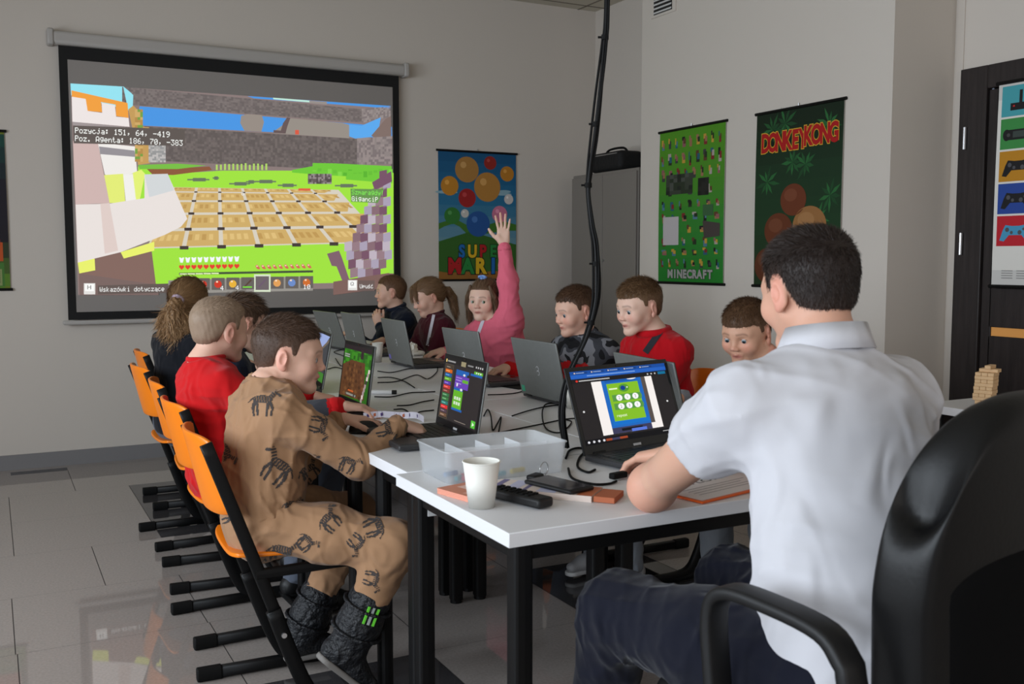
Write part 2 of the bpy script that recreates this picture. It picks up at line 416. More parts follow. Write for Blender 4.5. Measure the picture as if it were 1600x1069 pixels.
for cx, cy, w_ in ((625, 567, 70), (680, 562, 20), (755, 580, 66), (835, 573, 70), (905, 585, 60), (1090, 586, 70), (790, 574, 30)):
    pc.rect(cx - w_ / 2, cy - 3, cx + w_ / 2, cy + 2, (112, 130, 96), 8); pc.rect(cx - w_ / 4, cy - 6, cx + w_ / 3, cy + 5, (104, 118, 96), 9)
pc.grid(970, 548, 1045, 580, 14, 6, [(84, 76, 76), (120, 112, 112), (150, 140, 140), (100, 90, 90)], 9, rnd)
# grid of wooden tiles in perspective
def board(u, v):   # u 0..6 columns, v 0..1 rows (far to near)
    x0, y0 = 548 + u * 72, 590 + u * 1.2
    xf = 480 + u * 112 + (u - 3) * 6; yf = 784 - u * 3
    t = v ** 1.7 * .93 + v * .07
    return x0 + (xf - x0) * t, y0 + (yf - y0) * t
pc.poly([board(0, 0), board(7.2, 0), board(6.4, 1), board(0, 1)], (214, 206, 190), 9)
for i in range(7):
    for j in range(5):
        a = .05
        pc.poly([board(i + a, (j + .1) / 5), board(min(i + .93, 6.9), (j + .1) / 5), board(min(i + .93, 6.4), (j + .93) / 5), board(i + a, (j + .93) / 5)], (206, 172, 106), 10)
        for q in range(4):
            pc.poly([board(i + a + .2 * q, (j + .3) / 5), board(i + a + .2 * q + .12, (j + .3) / 5), board(i + a + .2 * q + .12, (j + .62) / 5), board(i + a + .2 * q, (j + .62) / 5)], rnd.choice([(190, 152, 88), (222, 190, 124)]), 11)
        x, y = board(i, (j + 1) / 5); w_ = 5 + j * 2.2
        pc.rect(x - w_, y - w_ * .4, x + w_, y + w_ * .4, (70, 60, 58), 12)
pc.rect(940, 594, 978, 601, (222, 96, 70), 12)
# near pale blocks at the left
pc.poly([(225, 285), (402, 325), (405, 372), (366, 366), (364, 330), (318, 322), (322, 354), (276, 350), (270, 312), (226, 305)], (240, 160, 66), 11)
pc.poly([(226, 305), (270, 312), (276, 350), (322, 356), (320, 324), (362, 332), (366, 368), (405, 372), (408, 400), (228, 384)], (236, 228, 226), 11)
pc.poly([(228, 384), (408, 402), (410, 425), (230, 400)], (160, 150, 150), 11)
pc.poly([(404, 345), (420, 333), (432, 345), (445, 368), (450, 400), (470, 402), (472, 515), (435, 520), (425, 440)], (196, 156, 92), 12)
pc.grid(425, 345, 450, 510, 3, 20, [(180, 140, 78), (208, 170, 106), (120, 160, 70)], 13, rnd)
pc.grid(468, 452, 522, 512, 9, 10, [(172, 170, 168), (150, 150, 150), (190, 186, 184)], 13, rnd)
pc.poly([(230, 445), (308, 450), (345, 640), (238, 645)], (206, 180, 176), 12)
pc.poly([(308, 450), (425, 462), (432, 545), (350, 560), (330, 550)], (238, 234, 230), 12)
pc.poly([(312, 462), (424, 475), (426, 495), (316, 486)], (150, 145, 150), 13)
pc.poly([(328, 552), (388, 548), (395, 640), (345, 640)], (226, 236, 120), 13)
pc.poly([(418, 545), (445, 535), (457, 548), (440, 632), (428, 632)], (226, 240, 120), 13)
pc.poly([(388, 552), (420, 548), (430, 632), (396, 636)], (240, 238, 234), 13)
pc.poly([(455, 550), (528, 548), (590, 690), (570, 715), (520, 740), (380, 795), (245, 828), (238, 645), (345, 642), (455, 625)], (232, 224, 220), 14)
pc.poly([(316, 642), (345, 640), (372, 790), (330, 800)], (222, 204, 198), 15)
pc.poly([(455, 550), (528, 548), (548, 600), (470, 622)], (210, 214, 216), 15)
pc.poly([(245, 828), (298, 815), (300, 852), (250, 862)], (232, 240, 110), 15)
pc.poly([(380, 795), (486, 762), (486, 790), (390, 815)], (232, 240, 110), 15)
pc.poly([(298, 815), (380, 795), (390, 815), (478, 792), (495, 928), (250, 930), (248, 862), (300, 852)], (132, 104, 96), 14)
pc.poly([(250, 862), (495, 898), (500, 930), (250, 930)], (122, 102, 98), 15)
# chequered purple mass at the right
CH = [(120, 86, 104), (190, 178, 190), (150, 124, 132), (170, 160, 180), (136, 108, 116)]
for j in range(12):
    y = 545 + j * 28; xl = 1195 - j * 12 if j < 8 else 1085 + (j - 8) * 6
    n = max(1, int((1238 - xl) / 24))
    for i in range(n):
        x0 = xl + i * 24; x1 = min(x0 + 24, 1237)
        if y + 26 > 862 and x1 > 1200: continue
        pc.poly([(x0, y - 5), (x1, y - 10), (x1 , y + 19), (x0 , y + 24)], CH[(i + j * 2) % 5], 13)
pc.poly([(1172, 575), (1232, 540), (1235, 572), (1180, 600)], (120, 84, 106), 14)
pc.poly([(1030, 800), (1068, 790), (1078, 815), (1100, 880), (1080, 890), (1060, 840), (1045, 838)], (128, 98, 110), 14)
pc.poly([(1050, 888), (1240, 858), (1237, 905), (1050, 930)], (126, 98, 92), 15)
pc.rect(1226, 850, 1240, 862, (150, 220, 80), 16)
# head-up row: shields, hearts, food, item boxes
SL = -.02
def strip(x, y): return y + (x - 560) * SL
for i in range(10):
    x = 564 + i * 19.3; y = strip(x, 812)
    pc.poly([(x, y), (x + 5, y), (x + 8, y + 3), (x + 11, y), (x + 16, y), (x + 14, y + 8), (x + 12, y + 16), (x + 4, y + 16), (x + 2, y + 8)], (244, 246, 250), 17)
    y = strip(x, 835)
    pc.poly([(x, y + 3), (x + 4, y), (x + 8, y + 3), (x + 12, y), (x + 16, y + 3), (x + 16, y + 8), (x + 8, y + 16), (x, y + 8)], (226, 66, 50), 17)
    x = 804 + i * 18; y = strip(x, 839)
    pc.poly([(x, y + 4), (x + 6, y), (x + 13, y + 8), (x + 16, y + 14), (x + 9, y + 15), (x + 4, y + 12)], (206, 110, 86), 17)
    pc.rect(x + 3, y + 3, x + 8, y + 7, (244, 214, 190), 18)
pc.poly([(564, 860), (986, 852), (986, 859), (564, 867)], (70, 84, 60), 17)
for i in range(5): x = 566 + i * 25; pc.rect(x, strip(x, 862), x + 23, strip(x, 862) + 4, (230, 246, 190), 18)
pc.poly([(530, 884), (986, 870), (986, 916), (530, 926)], (150, 146, 140), 17)
for i in range(9):
    x = 570 + i * 46.5 + 50 - 46.5; y = strip(x, 880)
    pc.rect(x, y - 2, x + 41, y + 36, (104, 98, 94), 18)
    c1 = [(150, 110, 90), (206, 60, 44), (206, 60, 44), (232, 178, 60), (92, 116, 60), (110, 90, 110), (226, 160, 90), (110, 140, 200), (206, 110, 50)][i]
    if i == 4: pc.poly([(x + 6, y + 30), (x + 30, y + 4), (x + 34, y + 8), (x + 10, y + 32)], (90, 70, 60), 19); pc.rect(x + 5, y + 27, x + 34, y + 31, (120, 220, 60), 20)
    elif i == 5: pc.poly([(x + 6, y + 28), (x + 28, y + 6), (x + 34, y + 6), (x + 12, y + 30)], c1, 19)
    else:
        pc.ell(x + 20, y + 18, 12, 12, c1, 19, 10); pc.rect(x + 14, y + 8, x + 20, y + 13, (250, 220, 190), 20)
x = 570 + 3.5 + 46.5 * 5 - 4
pc.rect(x - 2, 865, x + 50, 920, (214, 226, 200), 17.6); pc.rect(x + 3, 871, x + 45, 914, (110, 100, 104), 18.3)
pc.pix('4', 694, 901, 14, (250, 250, 250), 21); pc.pix('4', 742, 900, 14, (250, 250, 250), 21); pc.pix('10', 955, 897, 14, (250, 250, 250), 21)
# captions
pc.poly([(230, 396), (582, 408), (582, 461), (232, 452)], (96, 88, 84), 16)
pc.pix('Pozycja: 151, 64, -419', 236, 402, 18, (248, 250, 246), 17, .045, 2.28)
pc.pix('Poz. Agenta: 186, 70, -383', 236, 427, 18, (248, 250, 246), 17, .045, 2.19)
pc.poly([(1104, 595), (1210, 597), (1190, 640), (1106, 636)], (104, 150, 80), 15)
pc.pix('Szmaragdy!', 1108, 598, 15, (130, 236, 90), 17, .03, 1.7); pc.pix('GiganciP', 1108, 619, 15, (250, 250, 246), 17, .03, 1.75)
pc.poly([(308, 900), (560, 893), (560, 922), (308, 928)], (100, 88, 84), 16)
pc.pix('Wskazówki dotyczące s', 314, 905, 15, (240, 240, 238), 17, -.012, 1.8)
pc.rect(264, 893, 300, 928, (226, 224, 220), 17); pc.rect(268, 895, 296, 918, (250, 250, 248), 18); pc.pix('H', 275, 899, 13, (110, 108, 106), 19, 0, 2.4)
pc.rect(1096, 883, 1125, 915, (226, 224, 220), 17); pc.rect(1099, 885, 1122, 907, (250, 250, 248), 18); pc.pix('Q', 1104, 889, 12, (110, 108, 106), 19, 0, 2.1)
pc.rect(1127, 884, 1180, 917, (108, 92, 88), 16); pc.pix('Upuść', 1133, 896, 13, (246, 246, 244), 17, 0, 1.45)
pc.pix('+', 760, 604, 12, (240, 240, 240), 17)
W(pc.obj('projected_picture', M_GLOW, scr))
# ------------------------------------------------------------------ posters
def poster(x_, label, o, ux, uz, nrm, w_, h_, paint, name='hanging_poster', rail=True):
    """printed sheet of w_ x h_ hung on its rail; picture coordinates u 0..1 from the left, v 0..1 from the top"""
    o, ux, nrm = Vector(o), Vector(ux), Vector(nrm)
    e = empty(name, label, 'poster', o)
    up = Vector((0, 0, 1))
    def fn(u, v):
        return o + ux * (u * w_) - up * (v * h_) + nrm * (.006 + .004 * math.sin(v * 3.1))
    b = MB(); n = 12
    vs = []; fs = []
    for i in range(n + 1):
        for q in (0, 1):
            p = fn(q, i / n); vs += [p - nrm * .001, p - nrm * .0022]
    for i in range(n):
        a = i * 4; fs += [(a, a + 2, a + 6, a + 4), (a + 1, a + 5, a + 7, a + 3)]
    for i in range(n): a = i * 4; fs += [(a, a + 4, a + 5, a + 1), (a + 2, a + 3, a + 7, a + 6)]
    W(b.add(vs, fs).obj('poster_sheet', mat('poster_paper', (225, 222, 215), .6), e))
    class PP(Pic):
        def poly(s, pts, col, layer=0):     # follow the sheet's gentle curl by splitting long polygons
            return Pic.poly(s, pts, col, layer)
    pp = Pic(lambda u, v: fn(u, v), nrm, .00025)
    paint(pp); W(pp.obj('poster_print', M_PAINT, e))
    for v in (0, 1) if rail else ():
        p0, p1 = fn(-.02, v), fn(1.02, v)
        W(MB().tube([p0, p1], .008, 8).obj('poster_rail', M_BLACK, e))
    if rail: W(MB().tube([fn(.5, 0), fn(.5, 0) + up * .02], .004, 6).obj('hook', M_SILVER, e))
    return e
def bgrows(p, cols, n=12):
    for i in range(n):
        t = i / (n - 1) * (len(cols) - 1); k = min(int(t), len(cols) - 2); f = t - k
        p.rect(0, i / n, 1, (i + 1) / n, tuple(cols[k][j] * (1 - f) + cols[k + 1][j] * f for j in range(3)), 0)
def outlined(p, s, x, y, size, col, edge, layer, sx=.8, step=None, bold=.03, cols=None, ang=0):
    for i, ch in enumerate(s):
        if ch != ' ':
            xx = x + i * step
            p.text(ch, xx, y, size, edge, layer, sx, bold + .035, ang, -1, 'CENTER'); p.text(ch, xx, y, size, cols[i] if cols else col, layer + 1, sx, bold, ang, -1, 'CENTER')
def paint_plumber(p):
    bgrows(p, [(18, 84, 128), (34, 108, 150), (96, 140, 160), (120, 158, 150)], 12)
    p.poly([(0, .56), (.2, .52), (.45, .6), (.8, .53), (1, .56), (1, 1), (0, 1)], (64, 116, 40), 1)
    p.poly([(0, .70), (.4, .62), (1, .72), (1, .95), (0, .95)], (52, 100, 36), 2)
    for x in (.1, .8): p.ell(x, .32, .14, .012, (140, 176, 190), 2); p.ell(x + .05, .3, .08, .012, (140, 176, 190), 2)
    # plain balloons in the poster's colours instead of its figures
    for cx, cy, rx, ry, c in ((.36, .14, .15, .10, (172, 124, 62)), (.14, .27, .11, .075, (196, 132, 40)), (.62, .27, .17, .115, (182, 128, 58)), (.88, .16, .09, .06, (190, 126, 40)), (.66, .08, .08, .053, (150, 40, 34)), (.36, .36, .11, .073, (160, 34, 36)), (.50, .56, .15, .10, (36, 84, 150)), (.17, .50, .10, .066, (50, 120, 50)), (.78, .48, .10, .066, (206, 120, 150)), (.33, .48, .05, .033, (200, 196, 190)), (.9, .36, .06, .04, (206, 200, 196))):
        p.ell(cx, cy, rx, ry, c, 3); p.ell(cx - rx * .3, cy - ry * .35, rx * .25, ry * .25, tuple(min(255, q + 34) for q in c), 4)
    p.poly([(0, .93), (.15, .945), (.3, .93), (.5, .945), (.7, .93), (1, .945), (1, 1), (0, 1)], (150, 100, 44), 3)
    B, Y, R, G = (28, 104, 176), (222, 178, 34), (176, 30, 34), (40, 132, 60)
    outlined(p, 'SUPER', .29, .82, .135, None, (14, 14, 20), 6, 1.25, .135, .045, [B, Y, R, G, Y])
    outlined(p, 'MARIO', .20, .945, .165, None, (14, 14, 20), 8, 1.35, .165, .05, [R, G, Y, B, G])
poster('p', 'blue and green poster with multicoloured lettering on the wall right of the projection screen', (2.737, WY - .002, 1.94), (1, 0, 0), None, (0, -1, 0), .60, .885, paint_plumber)
def paint_blocks(p):
    bgrows(p, [(78, 142, 30), (70, 136, 34), (44, 128, 46), (30, 122, 40)], 12)
    r = random.Random(11)
    pal = [(92, 60, 40), (40, 90, 110), (60, 60, 60), (150, 110, 80), (36, 50, 30), (170, 160, 150), (120, 40, 40), (80, 120, 140), (190, 150, 60), (24, 26, 26), (140, 90, 90)]
    for row, (y, n, h_) in enumerate(((.045, 9, .075), (.15, 9, .085), (.25, 8, .075), (.37, 3, .06), (.46, 7, .06), (.54, 6, .06), (.62, 5, .06), (.70, 6, .06), (.77, 6, .05), (.84, 8, .06))):
        for i in range(n):
            cx = (i + .6) / (n + .2); w_ = .045 if n > 6 else .06
            c = r.choice(pal); c2 = r.choice(pal); a, b = y + r.random() * .012, y + h_ * (.8 + .3 * r.random())
            dx = w_ * (.2 + .5 * r.random()); m = a + (b - a) * (.35 + .3 * r.random())
            p.rect(cx - w_ * .7, a, cx - w_ * .7 + dx * 1.6, m, c2, 2); p.rect(cx - w_ * .5, m, cx + dx, b, c, 3); p.rect(cx - w_ * .2, (a + m) / 2, cx + dx, (m + b) / 2, r.choice(pal), 4)
    p.grid(.12, .29, .54, .42, 7, 5, [(40, 50, 36), (56, 62, 52), (30, 36, 30), (72, 76, 70)], 5, r); p.grid(.62, .33, .78, .44, 3, 4, [(22, 24, 22), (34, 34, 32)], 5, r)
    p.rect(.08, .565, .33, .75, (190, 184, 186), 5)
    p.poly([(.7, .60), (.95, .62), (.95, .70), (.72, .71)], (70, 62, 60), 5); p.rect(.7, .5, .85, .57, (56, 96, 60), 5)
    outlined(p, 'MINECRAFT', .20, .965, .075, (160, 160, 156), (30, 30, 30), 6, 1.5, .0765, .05)
poster('p', 'green poster with rows of small blocky shapes on the white wall', (XP - .002, 4.912, 1.953), (0, -1, 0), None, (-1, 0, 0), .60, .893, paint_blocks)
def paint_jungle(p):
    bgrows(p, [(14, 34, 18), (20, 50, 28), (22, 56, 30), (26, 48, 24)], 10)
    r = random.Random(5)
    for cx, cy in ((.2, .1), (.6, .32), (.85, .12), (.88, .5), (.45, .3), (.15, .4), (.75, .62), (.35, .08)):
        for k in range(9):
            a = k * 2 * PI / 9 + r.random() * .3; L_ = .09 + .07 * r.random()
            dx, dy = math.cos(a), math.sin(a) * .67
            p.poly([(cx, cy), (cx + dx * L_ * .5 - dy * .02, cy + dy * L_ * .5 + dx * .012), (cx + dx * L_, cy + dy * L_), (cx + dx * L_ * .5 + dy * .02, cy + dy * L_ * .5 - dx * .012)], r.choice([(32, 84, 44), (40, 100, 52), (26, 70, 38)]), 1)
    # plain earth-coloured boulders in place of the printed figure
    for cx, cy, rx, ry, c in ((.16, .88, .15, .10, (88, 44, 24)), (.50, .86, .20, .12, (164, 122, 74)), (.86, .88, .13, .10, (92, 42, 22)), (.30, .68, .17, .10, (98, 48, 26)), (.66, .66, .19, .11, (150, 104, 60)), (.47, .51, .15, .09, (104, 50, 28)), (.86, .77, .09, .035, (160, 40, 32))):
        p.ell(min(max(cx, rx), 1 - rx), min(cy, 1 - ry), rx, ry, c, 3); p.ell(min(max(cx, rx), 1 - rx) - rx * .2, min(cy, 1 - ry) - ry * .3, rx * .5, ry * .4, tuple(min(255, q + 14) for q in c), 4)
    outlined(p, 'DONKEY', .12, .225, .145, (170, 20, 24), (206, 160, 50), 6, 1.0, .089, .045)
    outlined(p, 'KONG', .62, .215, .145, (170, 20, 24), (206, 160, 50), 8, 1.0, .095, .045)
    p.text('★', .205, .2, .05, (10, 30, 16), 11, .8, 0, 0, -1, 'CENTER')
poster('p', 'dark jungle poster with red lettering and brown boulders on the white wall above the man', (XP - .002, 4.063, 1.953), (0, -1, 0), None, (-1, 0, 0), .60, .893, paint_jungle)
def paint_pads(p):
    p.rect(0, 0, 1, 1, (206, 204, 200), 0)
    cols = [[(70, 160, 170), (60, 140, 70), (190, 132, 30), (38, 70, 150), (190, 30, 44)], [(190, 60, 60), (50, 90, 150), (90, 160, 90), (190, 150, 40), (60, 150, 170)], [(190, 132, 30), (150, 60, 120), (38, 70, 150), (60, 140, 70), (150, 60, 60)]]
    for i in range(3):
        for j in range(5):
            x0, y0 = .03 + i * .325, .02 + j * .158
            p.rect(x0, y0, x0 + .30, y0 + .148, cols[i][j], 1)
            cx, cy = x0 + .15, y0 + .08; c = (24, 24, 26) if (i, j) != (0, 4) else (70, 150, 190)
            if j == 0: p.rect(cx - .08, cy + .005, cx + .08, cy + .04, c, 2); p.rect(cx - .012, cy - .055, cx + .012, cy + .01, c, 3); p.rect(cx - .06, cy + .015, cx - .045, cy + .023, (190, 40, 40), 3)
            elif j == 1: p.rect(cx - .11, cy - .025, cx + .11, cy + .025, c, 2); p.ell(cx - .1, cy, .03, .028, c, 2); p.ell(cx + .1, cy, .03, .028, c, 2); p.rect(cx - .05, cy - .016, cx + .05, cy + .014, (60, 70, 66), 3); p.ell(cx - .085, cy, .014, .009, (70, 70, 70), 3)
            else:
                p.poly([(cx - .10, cy - .01), (cx - .08, cy - .035), (cx - .03, cy - .03), (cx + .03, cy - .03), (cx + .08, cy - .035), (cx + .10, cy - .01), (cx + .125, cy + .04), (cx + .09, cy + .045), (cx + .05, cy + .015), (cx - .05, cy + .015), (cx - .09, cy + .045), (cx - .125, cy + .04)], c, 2)
                for dx, dy, q in ((-.065, -.012, .016), (.035, .002, .016), (.065, -.014, .01), (-.03, .002, .012)): p.ell(cx + dx, cy + dy, q, q * .7, (80, 80, 84), 3, 12)
    p.text('CONTROLLERS', .5, .89, .09, (120, 118, 116), 2, .62, 0, 0, -1, 'CENTER')
    for j in range(4):
        for i in range(7): p.rect(.08 + i * .12, .92 + j * .012, .08 + i * .12 + .09, .9235 + j * .012, (130, 128, 126), 2)
poster('p', 'poster of coloured squares with game controllers hanging on the dark door', (XC - .045, 2.916, 1.965), (0, -1, 0), None, (-1, 0, 0), .60, .885, paint_pads)
def paint_dark(p):
    bgrows(p, [(18, 70, 60), (24, 20, 34), (26, 20, 30), (90, 130, 40)], 10)
    p.rect(.955, 0, 1, 1, (108, 120, 34), 1); p.rect(.6, .70, .95, .82, (190, 80, 30), 2); p.rect(.7, .68, .93, .72, (170, 40, 40), 3); p.rect(.4, .83, .955, .98, (70, 120, 50), 2)
    p.rect(.75, .87, .935, .975, (140, 150, 96), 3)
    for j in range(6): p.rect(.78, .885 + j * .013, .92, .889 + j * .013, (30, 30, 30), 4)
poster('p', 'dark poster with lime green edge at the far left of the wall', (-.49, WY - .002, 1.91), (1, 0, 0), None, (0, -1, 0), .60, .88, paint_dark)
# ------------------------------------------------------------------ steel cabinet and bag
M_CAB = mat('grey_steel_cabinet', (128, 122, 116), 0.5, spec=0.3)
cb = empty('steel_cabinet', 'tall grey two-door steel cabinet in the niche beside the poster wall', 'cabinet', (3.81, 5.585, 0))
W(MB().bb((3.635, 5.19, .0), (3.99, 5.98, 1.775)).obj('cabinet_body', M_CAB, cb, .004))
for a, b in ((5.198, 5.582), (5.588, 5.972)):
    d_ = W(MB().bb((3.62, a, .04), (3.636, b, 1.755)).obj('door', M_CAB, cb, .003))
hb = W(MB().tube([(3.622, 5.56, 1.19), (3.608, 5.56, 1.19)], .008, 12).obj('lock', M_SILVER, cb))
bag = empty('carry_bag', 'black fabric carry bag lying on top of the grey cabinet', 'bag', (3.78, 5.66, 1.775))
MB().box((0, 0, .075), (.20, .38, .13)).obj('bag_body', mat('black_nylon', (14, 14, 15), .8, bump=(40, .5, 3, .01)), bag, .035, seg=4)
MB().tube(curve_pts([(0, -.14, .13), (0, -.08, .165), (0, .08, .165), (0, .14, .13)], 5), .008, 8).obj('handle', M_RUB, bag)
MB().tube([(-.095, -.15, .12), (-.095, .15, .12)], .004, 6).obj('zip', M_SILVER, bag)

# ------------------------------------------------------------------ tables
TZ = .70
def table(label, x0, y0, x1, y1, z=TZ, inset=.045, group=None, legr=.021):
    cx, cy = (x0 + x1) / 2, (y0 + y1) / 2
    t = empty('folding_desk', label, 'table', (cx, cy, 0), 0, group)
    W(MB().bb((x0 + .001, y0 + .001, z - .028), (x1 - .001, y1 - .001, z)).obj('table_top', M_TOP, t, .0015))
    fr = MB()
    a, b, c, d = x0 + inset, x1 - inset, y0 + inset, y1 - inset
    for y in (c, d): fr.bb((a, y - .012, z - .068), (b, y + .012, z - .029))
    for x in (a, b): fr.bb((x - .012, c, z - .068), (x + .012, d, z - .029))
    W(fr.obj('under_frame', M_BLACK, t, .002))
    for x in (a, b):
        for y in (c, d):
            W(MB().tube([(x, y, .012), (x, y, z - .03)], 1, 16, 0, (legr, legr)).tube([(x, y, 0), (x, y, .014)], legr * 1.02, 12).obj('leg', M_BLACK, t, smooth=False))
    return t
G_ = 'white desks pushed together'
nt_ = table('nearest white desk with the paper cup, plastic box and open laptop on it', .823, 1.574, 2.02, 2.145, inset=.05)
MB().bb((-.012, -.001, -.06), (.012, .001, 0)).obj('sticker', M_WPLAST, nt_).location = (-.536, .2125, .67)
t_ = table('white desk in the left row at the boy in tan', .853, 2.15, 1.455, 3.14, group=G_)
for y in (2.42, 2.65): W(MB().tube([(.895, y, 0), (.895, y, TZ - .03)], .021, 16).obj('leg', M_BLACK, t_))
table('white desk in the right row under the laptop behind the black one', 1.457, 2.15, 2.06, 3.14, group=G_)
table('white desk in the left row in front of the curly-haired girl', .853, 3.145, 1.455, 4.5, group=G_)
table('white desk in the right row at the boy in the camouflage jacket', 1.457, 3.145, 2.06, 4.5, group=G_)
table('white desk at the screen end of the left row', .853, 4.505, 1.455, 5.55, group=G_)
table('white desk at the screen end of the right row', 1.457, 4.505, 2.06, 5.85, group=G_)
# side table by the door with the block tower
table('white side table by the dark door with the wooden block tower', 2.86, 1.62, 3.8, 2.37, z=.70, group=None)
# ------------------------------------------------------------------ school chairs (local: faces +x, origin on the floor under the seat)
def plate(fn, nu, nv, th):
    """thin curved plate from fn(u,v)->point, offset th along its normal"""
    m = MB(); P = [[Vector(fn(i / nu, j / nv)) for j in range(nv + 1)] for i in range(nu + 1)]
    vs = []; idx = {}
    for s in (0, 1):
        for i in range(nu + 1):
            for j in range(nv + 1):
                du = P[min(i + 1, nu)][j] - P[max(i - 1, 0)][j]; dv = P[i][min(j + 1, nv)] - P[i][max(j - 1, 0)]
                n = du.cross(dv); n.normalize(); idx[s, i, j] = len(vs); vs.append(P[i][j] + n * (th * (s - .5)))
    fs = []
    for i in range(nu):
        for j in range(nv):
            fs += [(idx[1, i, j], idx[1, i + 1, j], idx[1, i + 1, j + 1], idx[1, i, j + 1]), (idx[0, i, j], idx[0, i, j + 1], idx[0, i + 1, j + 1], idx[0, i + 1, j])]
    for i in range(nu): fs += [(idx[0, i, 0], idx[0, i + 1, 0], idx[1, i + 1, 0], idx[1, i, 0]), (idx[0, i, nv], idx[1, i, nv], idx[1, i + 1, nv], idx[0, i + 1, nv])]
    for j in range(nv): fs += [(idx[0, 0, j], idx[1, 0, j], idx[1, 0, j + 1], idx[0, 0, j + 1]), (idx[0, nu, j], idx[0, nu, j + 1], idx[1, nu, j + 1], idx[1, nu, j])]
    return m.add(vs, fs)
def school_chair(label, x, y, rz, group=None, wood=None):
    c = empty('school_chair', label, 'chair', (x, y, 0), rz, group)
    wood = wood or M_ORANGE
    H = .165
    def rc(u, v, w2, h, r):  # rounded-rectangle outline squeeze
        return u, v
    def back(u, v):  # u across, v up
        a = (u - .5) * 2; t = (v - .5) * 2
        w = .180 * (1 - .10 * abs(t) ** 6); h = .105 * (1 - .12 * abs(a) ** 6)
        return (-.197 - .045 * (v - .5) * 1.1 - .040 * (1 - a * a), a * w, .655 + t * h)
    plate(back, 20, 10, .010).obj('backrest', wood, c, .003, smooth=True)
    def seat(u, v):
        a = (u - .5) * 2; t = (v - .5) * 2
        w = .168 * (1 - .08 * max(0, -t) ** 4); l = .185 * (1 - .08 * abs(a) ** 6)
        return (.01 + t * l, a * w, .425 + .012 * a * a - .018 * max(0, t - .5) ** 2 * 4 + .006 * (1 - t))
    plate(seat, 20, 16, .011).obj('seat', wood, c, .003, smooth=True)
    for s in (-1, 1):
        y_ = s * .174
        f = MB()
        f.tube(curve_pts([(-.235, y_, .745), (-.19, y_, .62), (-.125, y_, .44), (-.065, y_, .27)], 4), 1, 12, 0, (.008, .016))
        f.obj('back_post', M_BLACK, c, smooth=True)
        g = MB()
        g.tube(curve_pts([(-.078, y_, .30), (-.04, y_, .19), (.0, y_, .09), (.035, y_, .04), (.09, y_, .022), (.20, y_, .020)], 5), 1, 12, 0, (.013, .020))
        g.obj('leg', M_BLACK, c, smooth=True)
        MB().tube([(-.20, y_, .020), (.19, y_, .020)], 1, 12, 0, (.013, .017)).obj('foot_runner', M_BLACK, c, smooth=True)
        k = MB().tube([(-.225, y_, .020), (-.155, y_, .020)], 1, 12, 0, (.0155, .0195)).obj('foot_cap', M_RUB, c, .004)
        MB().tube([(.19, y_, .020), (.215, y_, .020)], 1, 12, 0, (.015, .019)).obj('foot_cap', M_RUB, c, .003)
        MB().tube([(-.12, y_, .40), (.19, y_, .405)], 1, 10, 0, (.010, .013)).obj('seat_rail', M_BLACK, c)
        MB().tube([(-.055, y_ + s * .006, .235), (-.055, y_ + s * .019, .235)], .007, 10).obj('bolt', M_SILVER, c)
    MB().tube([(.06, -.17, .40), (.06, .17, .40)], .010, 10).obj('cross_bar', M_BLACK, c)
    MB().tube([(.15, -.17, .02), (.15, .17, .02)], .010, 10).obj('cross_bar', M_BLACK, c)
    return c
GC = 'orange plywood school chairs along the desks'
PICK = []
school_chair('nearest orange school chair, under the boy in the tan sweatshirt', .70, 2.655, math.radians(-2), GC)
school_chair('orange school chair under the boy in the red shirt', .735, 3.26, math.radians(2), GC)
school_chair('third orange school chair of the left row, behind the red shirt', .77, 3.80, math.radians(-4), GC)
school_chair('orange school chair under the girl with the curly ponytail', .78, 4.40, math.radians(3), GC)
school_chair('orange school chair at the far end of the left row near the screen', .88, 5.1, math.radians(0), GC)
school_chair('orange school chair at the right row just behind the smiling boy in grey', 2.32, 3.08, PI, GC)
school_chair('orange school chair under the boy in grey beside the man', 2.42, 2.50, PI - .05, GC)
school_chair('orange school chair under the boy in the camouflage jacket', 2.42, 3.72, PI, GC)
school_chair('orange school chair under the girl in the pink top', 2.42, 4.42, PI, GC)
school_chair('orange school chair behind the girl in the maroon sweater', 2.42, 5.02, PI + .25, GC)
school_chair('orange school chair under the boy leaning on his hand by the screen', 2.4, 5.72, PI, GC)
